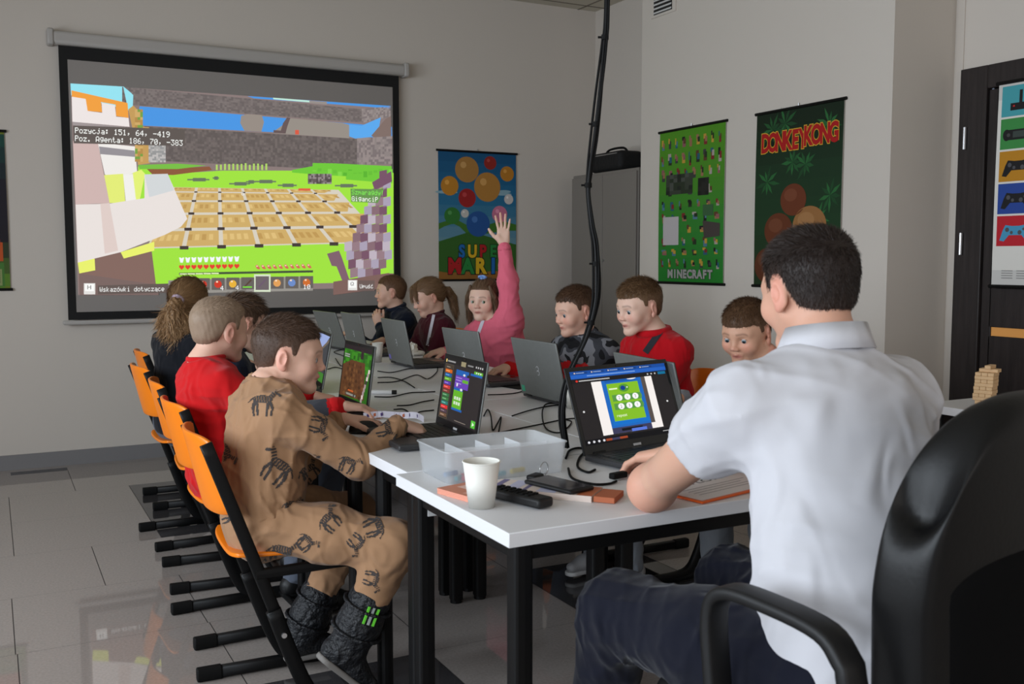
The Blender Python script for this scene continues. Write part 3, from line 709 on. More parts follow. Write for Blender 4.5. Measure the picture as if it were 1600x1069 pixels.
# ------------------------------------------------------------------ laptops (local: hinge line at the origin, user towards -y, lid rises from z=.018)
M_LAP = mat('dark_grey_laptop', (62, 62, 64), .42, metal=.3, spec=.4)
M_LID = mat('laptop_lid_grey', (116, 118, 116), .45, metal=.25, spec=.4, noise=(60, .04))
M_KEY = mat('laptop_keys', (17, 17, 18), .5)
M_GLOSS = mat('glossy_black', (8, 8, 9), .15)
M_LOGO = mat('pale_emblem', (200, 200, 202), .4)
def laptop(label, x, y, rz, w=.31, d=.215, lean=12, h=.211, paint=None, group=None, tag_col=None, lidmat=None, big=False):
    L_ = empty('laptop_computer', label, 'laptop', (x, y, TZ + .001), rz, group)
    W2 = w / 2
    MB().bb((-W2, -d, .003), (W2, .004, .018)).obj('laptop_base', M_LAP, L_, .004)
    MB().bb((-W2 + .008, -d + .008, .018), (W2 - .008, -.012, .0186)).obj('palm_rest', M_LAP if not big else M_KEY, L_, .0)
    kb = MB(); nx, ny = 15, 6; kx0, kx1, ky0, ky1 = -W2 + .02, W2 - .02, -.135, -.02
    for j in range(ny):
        for i in range(nx):
            a = kx0 + (kx1 - kx0) * i / nx; b = kx0 + (kx1 - kx0) * (i + 1) / nx; e = ky0 + (ky1 - ky0) * j / ny; f = ky0 + (ky1 - ky0) * (j + 1) / ny
            kb.bb((a + .0012, e + .0012, .0186), (b - .0012, f - .0012, .0208))
    kb.obj('keyboard', M_KEY, L_)
    MB().bb((-.045, -d + .018, .0186), (.045, -d + .068, .0192)).obj('touchpad', M_GLOSS, L_, .0)
    for s in (-1, 1): MB().tube([(s * (W2 - .05) - .02, .004, .016), (s * (W2 - .05) + .02, .004, .016)], .006, 10).obj('hinge', M_PLAST, L_)
    lid = MB().bb((-W2, -.004, 0), (W2, .003, h)).obj('laptop_lid', [lidmat or M_LID], L_, .003)
    lid.location = (0, .006, .014); lid.rotation_euler = (-math.radians(lean), 0, 0)
    MB().bb((-W2 + .001, -.0048, .001), (W2 - .001, -.004, h - .001)).obj('bezel', M_PLAST if not big else M_GLOSS, lid)
    p = Pic(lambda u, v: Vector((-W2 + .012 + u * (w - .024), -.0052, h - .012 - v * (h - .035))), (0, -1, 0), .00015)
    if paint: paint(p)
    else: p.rect(0, 0, 1, 1, (20, 22, 26), 0)
    p.obj('display', M_GLOW, lid)
    # ring emblem of two loops
    e = MB()
    for s in (-1, 1):
        pts = [(.004 * s + .0, .0036, h * .48 + s * .008)]
        ring = [(math.cos(t) * .0075, .0036, h * .48 + s * .0075 + math.sin(t) * .0085) for t in [2 * PI * k / 20 + .3 for k in range(17)]]
        e.tube(ring, .0009, 6)
    e.obj('emblem', M_LOGO, lid)
    if tag_col:
        MB().bb((W2 - .035, .003, .012), (W2 - .012, .0036, .034)).obj('sticker', mat('sticker_%d' % tag_col[0], tag_col, .5), lid)
    MB().bb((-.014, -.0056, .005), (.014, -.0050, .011)).obj('maker_mark', M_LOGO, lid)
    MB().bb((-.009, -.0056, h - .009), (.009, -.0050, h - .004)).obj('webcam', M_GLOSS, lid)
    return L_
def scr_farm(p):
    p.rect(0, 0, 1, 1, (40, 96, 24), 0); r = random.Random(4)
    for i in range(14):
        for j in range(7): p.rect(i / 14, .05 + j * .07, (i + 1) / 14, .12 + j * .07, r.choice([(44, 110, 26), (56, 130, 30), (38, 90, 24)]), 1)
    p.rect(0, 0, 1, .09, (38, 30, 34), 2); p.rect(.62, .05, .72, .22, (48, 34, 38), 3)
    p.poly([(.3, .28), (.8, .28), (.9, .95), (0, 1), (0, .40)], (92, 58, 34), 3)
    for j in range(7):
        for i in range(7):
            y0 = .32 + j * .095; s = .07 + j * .012; x0 = .45 - 3.5 * s + i * s
            if x0 > 0 and x0 + s < .92: p.poly([(x0 + s * .5, y0), (x0 + s * .95, y0 + .05), (x0 + s * .5, y0 + .09), (x0 + s * .05, y0 + .05)], r.choice([(70, 44, 26), (112, 74, 42), (84, 52, 30)]), 4)
    for k in range(9): p.rect(.78 + k * .02, .93 - k * .07, .84 + k * .02, 1 - k * .07, r.choice([(210, 196, 190), (160, 140, 140), (60, 50, 50)]), 5)
    for k in range(2): p.rect(.03, .18 + k * .04, .22, .205 + k * .04, (150, 150, 146), 5)
    p.rect(.3, .84, .5, .87, (190, 90, 40), 5); p.rect(.2, .90, .62, .95, (30, 30, 30), 5)
    for k in range(8): p.rect(.21 + k * .05, .905, .25 + k * .05, .945, r.choice([(150, 150, 140), (110, 90, 70), (80, 80, 80)]), 6)
def scr_blocks(p):
    p.rect(0, 0, 1, 1, (47, 43, 44), 0); p.rect(0, 0, 1, .085, (34, 32, 33), 1); p.rect(.02, .02, .05, .07, (226, 200, 120), 2); p.rect(.07, .035, .28, .06, (150, 150, 150), 2)
    p.rect(.43, .01, .55, .085, (150, 140, 110), 2); p.rect(.6, .035, .74, .06, (130, 130, 130), 2)
    for k in range(4): p.rect(.80 + k * .05, .03, .825 + k * .05, .06, (190, 190, 190), 2)
    p.rect(.02, .10, .245, .99, (96, 84, 66), 1); p.rect(.03, .108, .235, .982, (38, 35, 36), 2)
    cs = [(70, 60, 50), (204, 98, 30), (40, 92, 150), (96, 160, 50), (92, 62, 160), (200, 60, 56), (120, 60, 50), (60, 116, 70), (60, 120, 66), (50, 120, 110), (214, 50, 50), (80, 60, 70), (110, 80, 60)]
    for k, c in enumerate(cs): y = .115 + k * .066; p.rect(.04, y, .225, y + .058, c, 3); p.rect(.06, y + .022, .16, y + .036, tuple(min(255, q + 70) for q in c), 4)
    p.rect(.33, .15, .66, .20, (34, 96, 176), 3); p.rect(.33, .2, .62, .235, (34, 96, 176), 3); p.ell(.55, .215, .03, .018, (226, 226, 226), 5)
    p.rect(.33, .24, .68, .44, (104, 66, 176), 3); p.rect(.52, .29, .67, .34, (100, 170, 50), 4); p.ell(.40, .39, .02, .03, (230, 230, 230), 4)
    for yy in (.27, .31, .36): p.rect(.35, yy, .5, yy + .012, (176, 150, 220), 4)
    p.rect(.33, .44, .56, .48, (34, 96, 176), 3); p.ell(.52, .455, .03, .02, (226, 226, 226), 4)
    p.rect(.33, .48, .57, .77, (100, 176, 44), 3); p.rect(.33, .77, .6, .805, (34, 96, 176), 3)
    for yy in (.58, .66):
        for xx in (.37, .43, .49): p.rect(xx, yy, xx + .045, yy + .05, (210, 226, 200), 5)
    p.rect(.78, .11, .99, .155, (100, 176, 44), 3); p.rect(.70, .155, .98, .19, (34, 96, 176), 3); 
    for k in range(3): p.ell(.84 + k * .05, .13, .015, .012, (230, 230, 230), 5)
    p.rect(.45, .955, .74, .965, (140, 130, 120), 3); p.rect(.87, .86, .97, .975, (84, 190, 60), 4); p.poly([(.90, .885), (.95, .917), (.90, .95)], (230, 245, 220), 5)
def scr_room(p):
    p.rect(0, 0, 1, 1, (58, 60, 66), 0); p.poly([(0, 0), (1, 0), (.55, .34)], (150, 166, 214), 1); p.rect(0, .8, 1, 1, (56, 120, 40), 1); p.poly([(.5, .3), (1, .05), (1, .12), (.52, .36)], (110, 96, 84), 2); p.rect(.1, .6, .4, .8, (70, 80, 80), 2)
def scr_lesson(p):
    p.rect(0, 0, 1, 1, (38, 35, 36), 0); p.rect(0, 0, 1, .105, (24, 76, 156), 1); p.rect(0, .05, 1, .098, (36, 96, 190), 2)
    for k in range(5): p.rect(.03 + k * .17, .012, .17 + k * .17, .04, (22, 62, 128), 3); p.ell(.045 + k * .17, .026, .008, .010, (220, 200, 190), 4, 10); p.rect(.06 + k * .17, .021, .14 + k * .17, .031, (150, 170, 210), 4)
    p.rect(.16, .066, .66, .080, (120, 160, 220), 3); p.rect(0, .105, 1, .165, (30, 27, 28), 2); p.ell(.05, .135, .012, .014, (220, 50, 40), 3, 12)
    p.rect(.07, .128, .38, .142, (190, 190, 190), 3); p.rect(.90, .115, .985, .155, (20, 110, 150), 3)
    for k in range(3): p.rect(.78 + k * .04, .125, .795 + k * .04, .145, (200, 200, 200), 3)
    p.rect(.185, .165, .82, .90, (246, 240, 236), 2)
    p.rect(.285, .165, .70, .82, (30, 104, 190), 3); p.rect(.32, .165, .64, .195, (24, 90, 170), 4); p.ell(.60, .165, .05, .018, (240, 240, 240), 5, 16, 0, PI)
    p.rect(.33, .215, .66, .735, (132, 190, 40), 4)
    p.rect(.31, .735, .69, .79, (20, 112, 200), 5)
    p.ell(.50, .29, .055, .055, (84, 150, 50), 5); p.ell(.49, .29, .026, .032, (20, 60, 140), 6); p.ell(.535, .285, .008, .01, (240, 240, 240), 6, 10)
    p.rect(.345, .28, .43, .30, (230, 245, 200), 6)
    for yy in (.42, .54):
        p.rect(.36, yy - .045, .65, yy + .045, (88, 150, 70), 5); p.ell(.65, yy, .02, .045, (88, 150, 70), 5)
        for k in range(3): p.ell(.43 + k * .085, yy, .032, .042, (248, 248, 248), 6); p.text('213231'[k + (3 if yy > .5 else 0)], .42 + k * .085, yy + .02, .06, (90, 90, 90), 7, .6, 0, 0, -1)
    p.text('repeat', .36, .68, .055, (230, 245, 200), 6, .75, .01, 0, -1)
    p.rect(.70, .165, .745, .82, (88, 78, 74), 3)
    p.rect(.38, .84, .60, .875, (20, 20, 22), 4); p.rect(.285, .82, .70, .90, (60, 60, 90), 3.5); p.rect(.48, .86, .64, .90, (90, 120, 220), 5)
    p.rect(0, .925, 1, 1, (16, 16, 20), 3)
    for k in range(4): p.ell(.03 + k * .05, .96, .012, .016, (220, 220, 225), 5, 12)
    p.rect(.2, .945, .42, .975, (160, 70, 40), 5); p.rect(.26, .945, .34, .975, (60, 60, 90), 6); p.rect(.80, .955, .96, .965, (180, 180, 180), 5)
    p.ell(.05, .55, .01, .014, (220, 220, 220), 3, 12); p.ell(.93, .55, .01, .014, (220, 220, 220), 3, 12)
GL = 'open laptops of the right row seen from behind'
HP_ = PI / 2
# right row: users at +x, so local -y points to +x  -> rz = +90 deg
laptop('grey laptop farthest in the right row, closest to the screen', 1.70, 5.30, HP_ + .10, .31, lean=20, group=GL)
laptop('open grey laptop second from the screen, at the boy with his chin on his hand', 1.70, 4.93, HP_ + .0, .30, lean=12, group=GL)
laptop('open grey laptop with violet sticker in front of the girl in maroon', 1.70, 4.32, HP_ - .0, .30, lean=12, group=GL, tag_col=(130, 120, 210))
laptop('open grey laptop in front of the girl with the raised hand', 1.70, 3.58, HP_ + .05, .31, lean=12, group=GL)
laptop('open grey laptop with green sticker at the boy in the camouflage jacket', 1.71, 2.99, HP_ - .0, .32, lean=13, group=GL, tag_col=(60, 170, 130))
laptop('open grey laptop behind the teacher\'s screen, before the boy in grey', 1.71, 2.33, HP_ - .09, .34, lean=14, group=GL)
# left row: users at -x  -> rz = -90 deg
laptop('open laptop showing coloured code blocks, at the boy in the tan sweatshirt', 1.145, 2.52, -HP_ - .05, .31, lean=9, paint=scr_blocks)
laptop('open laptop showing a brown and green block field, at the boy in red', 1.045, 3.12, -HP_ - .02, .31, lean=8, paint=scr_farm)
laptop('open laptop partly hidden behind the tan boy\'s head, showing pale sky', 1.10, 3.72, -HP_ - .14, .31, lean=11, paint=scr_room)
laptop('big black laptop showing a green and blue lesson page, under the man\'s hand', 1.468, 2.085, .20, .375, .25, lean=20, h=.225, paint=scr_lesson, big=True, lidmat=M_PLAST)

# ------------------------------------------------------------------ things on the desks
M_PAPER = mat('paper_cup', (236, 234, 226), .7)
def cup(label, x, y, s=1.0, name='paper_cup', h=.093):
    c = empty(name, label, 'cup', (x, y, TZ + .0005))
    r0, r1 = .026 * s, .0375 * s
    MB().lathe((0, 0, 0), [(0, .003), (r0 * .9, .003), (r0, 0), (r1, h), (r1 - .0012, h), (r0 - .0012, .006), (0, .006)], 40).obj('cup_body', M_PAPER, c, smooth=False).data.shade_smooth()
    MB().tube([(r1 * math.cos(t), r1 * math.sin(t), h) for t in [2 * PI * k / 40 for k in range(40)]], .0016, 8, closed=True).obj('rim', M_PAPER, c, smooth=True)
    return c
cup('white paper cup standing at the edge of the nearest desk', .866, 1.775)
cup('white paper cup half hidden behind the black laptop', 1.725, 2.83, .85)
cup('white paper cup beside the farm laptop, in front of the violet-sticker laptop', 1.665, 4.56, .72)
M_CLEAR = mat('frosted_plastic', (244, 248, 252), .3, spec=.5, trans=0, alpha=.30)
bx = empty('storage_box', 'open frosted plastic storage box with dividers on the nearest desk', 'storage box', (1.035, 2.065, TZ + .0005), math.radians(-1))
def boxwall(a, b, c, d): pass
m_ = MB(); w2, d2, hh, t_ = .155, .092, .072, .0018
out = [(-1, -1), (1, -1), (1, 1), (-1, 1)]
def rr(w, d, r, n=5):
    pts = []
    for cx, cy, a in ((w - r, d - r, 0), (-w + r, d - r, 1), (-w + r, -d + r, 2), (w - r, -d + r, 3)):
        for k in range(n + 1): t = (a + k / n) * PI / 2; pts.append((cx + r * math.cos(t), cy + r * math.sin(t)))
    return pts
rings = [(rr(w2 - .008, d2 - .008, .015), 0), (rr(w2, d2, .018), hh), (rr(w2 + .003, d2 + .003, .02), hh), (rr(w2 + .003, d2 + .003, .02), hh + .002), (rr(w2 - .002, d2 - .002, .017), hh + .002), (rr(w2 - .010, d2 - .010, .014), .002)]
vs = [(x, y, z) for r_, z in rings for x, y in r_]; n = len(rings[0][0]); fs = []
for i in range(len(rings) - 1):
    for j in range(n): fs.append((i * n + j, i * n + (j + 1) % n, (i + 1) * n + (j + 1) % n, (i + 1) * n + j))
fs.append(tuple(range(n - 1, -1, -1))); fs.append(tuple((len(rings) - 1) * n + j for j in range(n)))
m_.add(vs, fs); m_.obj('box_body', M_CLEAR, bx, smooth=False).data.shade_smooth()
for k, (a, b) in enumerate((((-.085, -d2 + .01), (-.085, d2 - .01)), ((-.085, 0.0), (w2 - .01, 0.0)), ((-.005, 0), (-.005, d2 - .01)), ((.075, 0), (.075, d2 - .01)))):
    MB().bb((min(a[0], b[0]) - .0008, min(a[1], b[1]) - .0008, .003), (max(a[0], b[0]) + .0008, max(a[1], b[1]) + .0008, .062)).obj('divider', M_CLEAR, bx)
for k, (dx, dy, c_) in enumerate(((-.125, -.07, (40, 150, 160)), (-.10, -.05, (190, 40, 70)), (-.11, -.075, (210, 60, 90)), (-.03, -.075, (60, 170, 190)), (-.13, -.02, (60, 120, 170)), (.02, -.06, (220, 200, 90)))):
    tag(MB().tube([(0, 0, 0), (.018 + .004 * k, .01, .0)], .006, 8).obj('plastic_bead', mat('bead_%d' % k, c_, .4), loc=(1.035 + dx, 2.065 + dy, TZ + .0095)), '%s small plastic bead inside the frosted box, %s' % (['teal', 'crimson', 'pink', 'turquoise', 'blue', 'yellow'][k], ['at its near left corner', 'left of the divider', 'next to the crimson bead', 'in front of the long divider', 'by the left wall', 'right of the turquoise bead'][k]), 'bead', 'beads in the storage box')
# bundles of banknote-like coupons
def stack(label, x, y, rz, w_, d_, h_, body, top, stripes, name='paper_bundle'):
    o = empty(name, label, 'paper bundle', (x, y, TZ + .0005), rz)
    b = MB()
    n = max(3, int(h_ / .0016))
    for k in range(n): b.bb((-w_ / 2 + .0006 * (k % 2), -d_ / 2 + .0005 * (k % 3), k * h_ / n), (w_ / 2 - .0004 * (k % 3), d_ / 2 - .0006 * (k % 2), (k + .92) * h_ / n))
    b.obj('sheets', body, o)
    p = Pic(lambda u, v: Vector((-w_ / 2 + u * w_, -d_ / 2 + v * d_, h_ + .0004)), (0, 0, 1), .0002)
    p.rect(0, 0, 1, 1, top, 0)
    for s in stripes: p.rect(*s[0], s[1], 1)
    p.obj('top_sheet', M_PAINT, o)
    return o
M_SAL = mat('salmon_paper', (222, 150, 126), .7); M_CRM = mat('cream_paper', (222, 206, 196), .7); M_BRN = mat('brown_paper', (176, 96, 60), .7)
stack('salmon-coloured bundle of printed slips left of the paper cup', .905, 1.885, math.radians(14), .125, .105, .012, M_SAL, (214, 140, 112), [((.08, .1, .92, .3), (232, 176, 156)), ((.3, .4, .75, .8), (240, 200, 186)), ((.85, .1, .95, .9), (190, 104, 80))])
stack('long bundle of lilac-striped slips under the remote and phone', 1.035, 1.815, math.radians(-49), .235, .085, .013, M_CRM, (226, 212, 204), [((.04, 0, .10, 1), (120, 112, 150)), ((.18, 0, .3, 1), (196, 196, 222)), ((.34, 0, .38, 1), (120, 112, 150)), ((.48, 0, .66, 1), (196, 198, 224)), ((.86, 0, 1, 1), (186, 104, 66))])
tag(W_ := None or MB().box((0, 0, .006), (.045, .075, .012)).obj('card_box', M_BRN, bevel=.001, loc=(1.1285, 1.7075, TZ + .001), rz=math.radians(-49)), 'small brown paper block at the right end of the striped slips', 'paper bundle')
ph = empty('smartphone', 'black smartphone lying on the paper bundles', 'phone', (1.062, 1.80, TZ + .0145), math.radians(-76))
MB().box((0, 0, .005), (.142, .073, .0095)).obj('phone_case', M_PLAST, ph, .004)
MB().box((0, 0, .0101), (.128, .062, .0006)).obj('phone_glass', mat('phone_glass', (58, 56, 60), .12), ph)
MB().box((.045, .0, .0104), (.008, .03, .0002)).obj('speaker_slot', M_GLOSS, ph)
rm = empty('remote_control', 'black remote control lying in front of the phone', 'remote control', (.95, 1.77, TZ + .0015), math.radians(-73))
MB().box((0, 0, .011), (.155, .044, .021)).obj('remote_body', M_PLAST, rm, .006)
for i in range(7):
    for j in range(3): MB().box((-.06 + i * .016, -.012 + j * .012, .0225), (.009, .007, .003)).obj('button', M_RUB, rm)
ky = empty('key_bunch', 'black car key with silver ring behind the phone', 'keys', (1.085, 1.945, TZ + .0005), math.radians(30))
MB().box((0, 0, .006), (.042, .026, .012)).obj('key_fob', M_PLAST, ky, .005)
MB().tube([(.04 + .018 * math.cos(t), .0, .016 + .016 * math.sin(t)) for t in [2 * PI * k / 24 for k in range(24)]], .0011, 6, closed=True).obj('key_ring', M_SILVER, ky, smooth=True)
MB().bb((.02, -.003, .004), (.05, .003, .006)).obj('key_blade', M_SILVER, ky)
# certificate under the man's arm
ct = empty('framed_certificate', 'printed certificate with orange edge under the man\'s arm', 'certificate', (1.40, 1.71, TZ + .001), math.radians(12))
MB().box((0, 0, .002), (.30, .20, .004)).obj('orange_backing', M_RUST, ct, .001)
p = Pic(lambda u, v: Vector((-.142 + u * .284, .092 - v * .184, .0043)), (0, 0, 1), .0002)
p.rect(0, 0, 1, 1, (226, 224, 226), 0); p.rect(.1, .12, .4, .15, (150, 60, 60), 1)
p.text('DIPLOM', .2, .42, .16, (70, 70, 80), 1, .9, .01, 0, -1)
for k in range(4): p.rect(.12, .56 + k * .08, .85 - .1 * (k % 2), .575 + k * .08, (140, 140, 150), 1)
p.obj('print', M_PAINT, ct)
M_MOUSE = mat('mouse_black', (16, 16, 17), .35)
def mouse(label, x, y, rz, cable=None):
    o = empty('computer_mouse', label, 'mouse', (x, y, TZ + .0005), rz)
    m = MB(); n, k = 20, 10; vs = []; fs = []
    for i in range(k + 1):
        a = i / k * PI / 2
        for j in range(n):
            t = 2 * PI * j / n; vs.append((.055 * math.cos(t) * math.cos(a) ** .6, .031 * math.sin(t) * math.cos(a) ** .6 * (1 - .12 * math.cos(t)), .002 + .034 * math.sin(a) * (1 - .2 * math.cos(t) * math.cos(a))))
    for i in range(k):
        for j in range(n): fs.append((i * n + j, i * n + (j + 1) % n, (i + 1) * n + (j + 1) % n, (i + 1) * n + j))
    fs.append(tuple(range(n - 1, -1, -1)))
    m.add(vs, fs).obj('mouse_shell', M_MOUSE, o, smooth=True)
    MB().tube([(.028, 0, .029), (.044, 0, .024)], .003, 8).obj('scroll_wheel', M_RUB, o)
    return o
mouse('black computer mouse under the left hand of the tan boy', .955, 2.715, math.radians(5))
mouse('black computer mouse at the hand of the girl in maroon', 1.985, 4.62, math.radians(170))
tag(MB().bb((-.09, -.07, 0), (.09, .07, .003)).obj('mouse_pad', M_RUB, bevel=.001, loc=(1.86, 3.42, TZ + .0005), rz=.2), 'black mouse pad behind the open laptop with green sticker', 'mouse pad')
cr = MB(); 
tis = empty('tissue', 'crumpled white tissue beside the laptop of the girl in maroon', 'tissue', (1.93, 4.78, TZ))
def sphere_pts(fn, nu=20, nv=12):
    vs = []; fs = []
    for i in range(nv + 1):
        for j in range(nu):
            a = -PI / 2 + PI * i / nv; t = 2 * PI * j / nu; d = Vector((math.cos(a) * math.cos(t), math.cos(a) * math.sin(t), math.sin(a))); vs.append(fn(d))
    for i in range(nv):
        for j in range(nu): fs.append((i * nu + j, i * nu + (j + 1) % nu, (i + 1) * nu + (j + 1) % nu, (i + 1) * nu + j))
    return vs, fs
r_ = random.Random(2)
MB().add(*sphere_pts(lambda d: d * (.032 * (1 + .35 * math.sin(d.x * 9 + 1) * math.cos(d.y * 8) + r_.random() * .12)) * 1 + Vector((0, 0, .03)))).obj('tissue_ball', M_PAPER, tis)
MB().add(*sphere_pts(lambda d: Vector((d.x * .05, d.y * .035, d.z * .012)) * (1 + r_.random() * .2) + Vector((.02, 0, .013)))).obj('tissue_fold', M_PAPER, tis)
mk = empty('marker_pen', 'white marker pen with black cap lying on the desk by the farm laptop', 'marker', (1.27, 3.46, TZ + .008), math.radians(-30))
MB().tube([(-.05, 0, 0), (.045, 0, 0)], .0075, 14).obj('pen_barrel', M_WPLAST, mk); MB().tube([(.045, 0, 0), (.062, 0, 0)], .008, 14).obj('pen_cap', M_PLAST, mk)
# printed lanyard strap bunched on the desk
ln = MB(); pts = curve_pts([(1.02, 2.93, TZ + .012), (1.07, 2.90, TZ + .018), (1.12, 2.86, TZ + .016), (1.15, 2.82, TZ + .02), (1.17, 2.80, TZ + .008)], 8)
for i in range(len(pts) - 1):
    a, b = pts[i], pts[i + 1]; up = Vector((0, 0, .010)); ln.add([a - up, b - up, b + up, a + up], [(0, 1, 2, 3)], 0)
for k in range(9):
    i = 2 + k * 3; a = pts[i]; t = (pts[i + 1] - a).normalized(); n = Vector((t.y, -t.x, 0)) * .0004
    ln.add([a + n - t * .003 + Vector((0, 0, -.006)), a + n + t * .004 + Vector((0, 0, -.004)), a + n + t * .003 + Vector((0, 0, .006)), a + n - t * .004 + Vector((0, 0, .003))], [(0, 1, 2, 3)], 1 + k % 2)
lo = ln.obj('lanyard_strap', [mat('strap_white', (214, 210, 222), .7), mat('strap_violet', (70, 50, 110), .7), mat('strap_orange', (180, 90, 50), .7)])
so = lo.modifiers.new('s', 'SOLIDIFY'); so.thickness = .0008
tag(lo, 'white printed lanyard strap with violet and orange marks lying by the boys\' hands', 'lanyard')

# ------------------------------------------------------------------ cables
def cable(label, pts, r=.0022, name='power_cable', group='black laptop cables across the desks', m=None, plug=None):
    o = MB().tube(curve_pts(pts, 8), r, 8).obj(name, m or M_RUB, smooth=True)
    tag(o, label, 'cable', group)
    return o
def onz(*px_, z=TZ + .0035): return [at(x, y, Z=z) for x, y in px_]
cable('thin black cable looping beside the code-block laptop', onz((768, 679), (800, 672), (845, 663), (885, 655), (915, 655), (940, 666)))
cable('thin black cable bent in a sharp zigzag right of the code-block laptop', onz((756, 650), (762, 640), (767, 650), (770, 672), (777, 662), (783, 652), (779, 676)))
cable('thin black cable forming a closed loop next to the thick cable bundle', onz((905, 656), (925, 660), (948, 664), (920, 638), (862, 630), (848, 640), (852, 668), (875, 676), (893, 660), (880, 655)))
cable('thin black cable running from the white cup towards the plastic box', onz((910, 630), (880, 632), (850, 636), (825, 642), (800, 650)))
cable('black cable lying across the gap between the two desk rows by the far cup', onz((590, 580), (612, 582), (640, 576), (676, 573)))
cable('black cable from the farm laptop curving over the desks', onz((590, 598), (620, 596), (650, 586), (668, 592), (682, 582), (684, 574)))
cable('black cable crossing the middle of the desks near the marker pen', onz((590, 590), (612, 590), (632, 596), (648, 606)))
cable('thicker black cable from the farm laptop to the code-block laptop', onz((585, 620), (612, 620), (640, 614), (662, 613), (680, 612)))
cable('black cable just above the lanyard strap', onz((620, 634), (640, 633), (660, 628), (678, 625)))
cable('black cable leading from the lanyard to the code-block laptop', onz((615, 640), (632, 640), (648, 652), (655, 644), (678, 641)))
cable('black cable knotted behind the farm laptop', onz((524, 560), (534, 572), (545, 562), (536, 556), (522, 550), (540, 545)))
cable('black cable behind the head of the tan boy', onz((512, 577), (524, 574), (540, 577), (556, 574)))
cable('black cable between the green-sticker laptop and the code-block laptop', onz((762, 617), (790, 616), (815, 612), (840, 600)))
cable('thick black power cable plugged into the side of the black laptop', onz((888, 732), (892, 745), (905, 752), (930, 757), (952, 756), (963, 752)), .003)
cable('black cable curling between the plastic box and the black laptop', onz((884, 716), (890, 704), (905, 700), (915, 704), (905, 716), (903, 730), (918, 738), (930, 734)), .003)
tag(MB().box((0, 0, .008), (.045, .018, .014)).obj('power_plug', M_RUB, bevel=.003, loc=at(966, 748, Z=TZ + .003), rz=.2), 'black square plug at the side of the black laptop', 'plug')
# hanging cable bundle
def hang(pxs, D0, D1):
    n = len(pxs); return [at(x, y, D=D0 + (D1 - D0) * (i / (n - 1))) for i, (x, y) in enumerate(pxs)]
B = [(1.405, 2.165, 3.0), (1.408, 2.16, 2.4)] 
main = [(948, 4), (944, 70), (937, 140), (929, 210), (922, 260), (919, 300), (924, 350), (930, 385), (932, 440), (929, 480), (915, 530), (890, 585), (880, 625), (878, 660), (884, 700)]
mp = hang(main, 2.52, 2.58)
mp = [Vector((mp[0].x + .01, mp[0].y + .01, 3.0)), Vector((mp[0].x + .006, mp[0].y + .006, 2.3))] + mp
cp = curve_pts(mp, 8)
bnd = empty('cable_bundle', 'thick black cable bundle hanging from the ceiling down to the desks', 'cable', cp[0])
for k, (ox, oy, r) in enumerate(((0, 0, .0040), (.006, .002, .0034), (-.004, .004, .0034), (.002, -.004, .003))):
    q = [p + RGT * (ox * (1 + .5 * math.sin(i * .16 + k))) + Vector((0, oy * (1 + .8 * math.sin(i * .11 + 2 * k)), 0)) for i, p in enumerate(cp)]
    W(MB().tube(q, r, 8).obj('strand', M_RUB if k else M_BLACK, bnd, smooth=True))
for i in (22, 38, 54, 76, 92):
    p = cp[i]; W(MB().tube([p + Vector((.0, 0, -.006)), p + Vector((0, 0, .006))], .0095, 12).tube([p + RGT * -.004, p + RGT * -.018], .003, 6).obj('cable_tie', M_RUB, bnd, smooth=False))
# ------------------------------------------------------------------ wooden block tower
M_WD = [mat('pine_block_%d' % i, c, .6, noise=(40, .08)) for i, c in enumerate(((214, 176, 130), (190, 150, 108), (168, 128, 92)))]
tx, ty, tz = *at(1541, 641, Z=.70).xy, .7003
B_ = .78
r_ = random.Random(8); z = tz; proto = None
for lv in range(13):
    n = 3 if lv < 11 else (2 if lv == 11 else 1)
    ox, oy = [(.0, .0), (.002, 0), (.0, .0), (-.006, .004), (-.009, .002), (-.007, 0), (-.006, .002), (-.005, .0), (-.004, .0), (-.002, .002), (.0, .002), (.012, .0), (.012, .0)][lv]
    for k in range(n):
        if proto is None: proto = MB().bb((-.0375 * B_, -.0121 * B_, 0), (.0375 * B_, .0121 * B_, .0146 * B_)).obj('wooden_block', M_WD[0], bevel=.0012); b_ = proto
        else:
            b_ = proto.copy(); b_.data = proto.data; COL.objects.link(b_)
        off = ((k - 1) * .0252 + (0.0 if n == 3 else .0252 * (.5 if n == 2 else 1))) * B_
        base = math.radians(20)
        rot = base + (PI / 2 if lv % 2 else 0)
        v_ = Matrix.Rotation(rot, 3, 'Z') @ Vector((0, off, 0))
        b_.location = (tx + ox + v_.x, ty + oy + v_.y, z); b_.rotation_euler = (0, 0, rot)
        pos = ['far', 'middle', 'near'][2 - k] if n == 3 else ['left', 'right'][k] if n == 2 else 'single'
        tag(b_, 'pale wooden block, %s in the %s layer of the tower by the door' % (pos, ['bottom', 'second', 'third', 'fourth', 'fifth', 'sixth', 'seventh', 'eighth', 'ninth', 'tenth', 'eleventh', 'twelfth', 'topmost'][lv]), 'wooden block', 'wooden blocks stacked as a tower')
    z += .0148 * B_
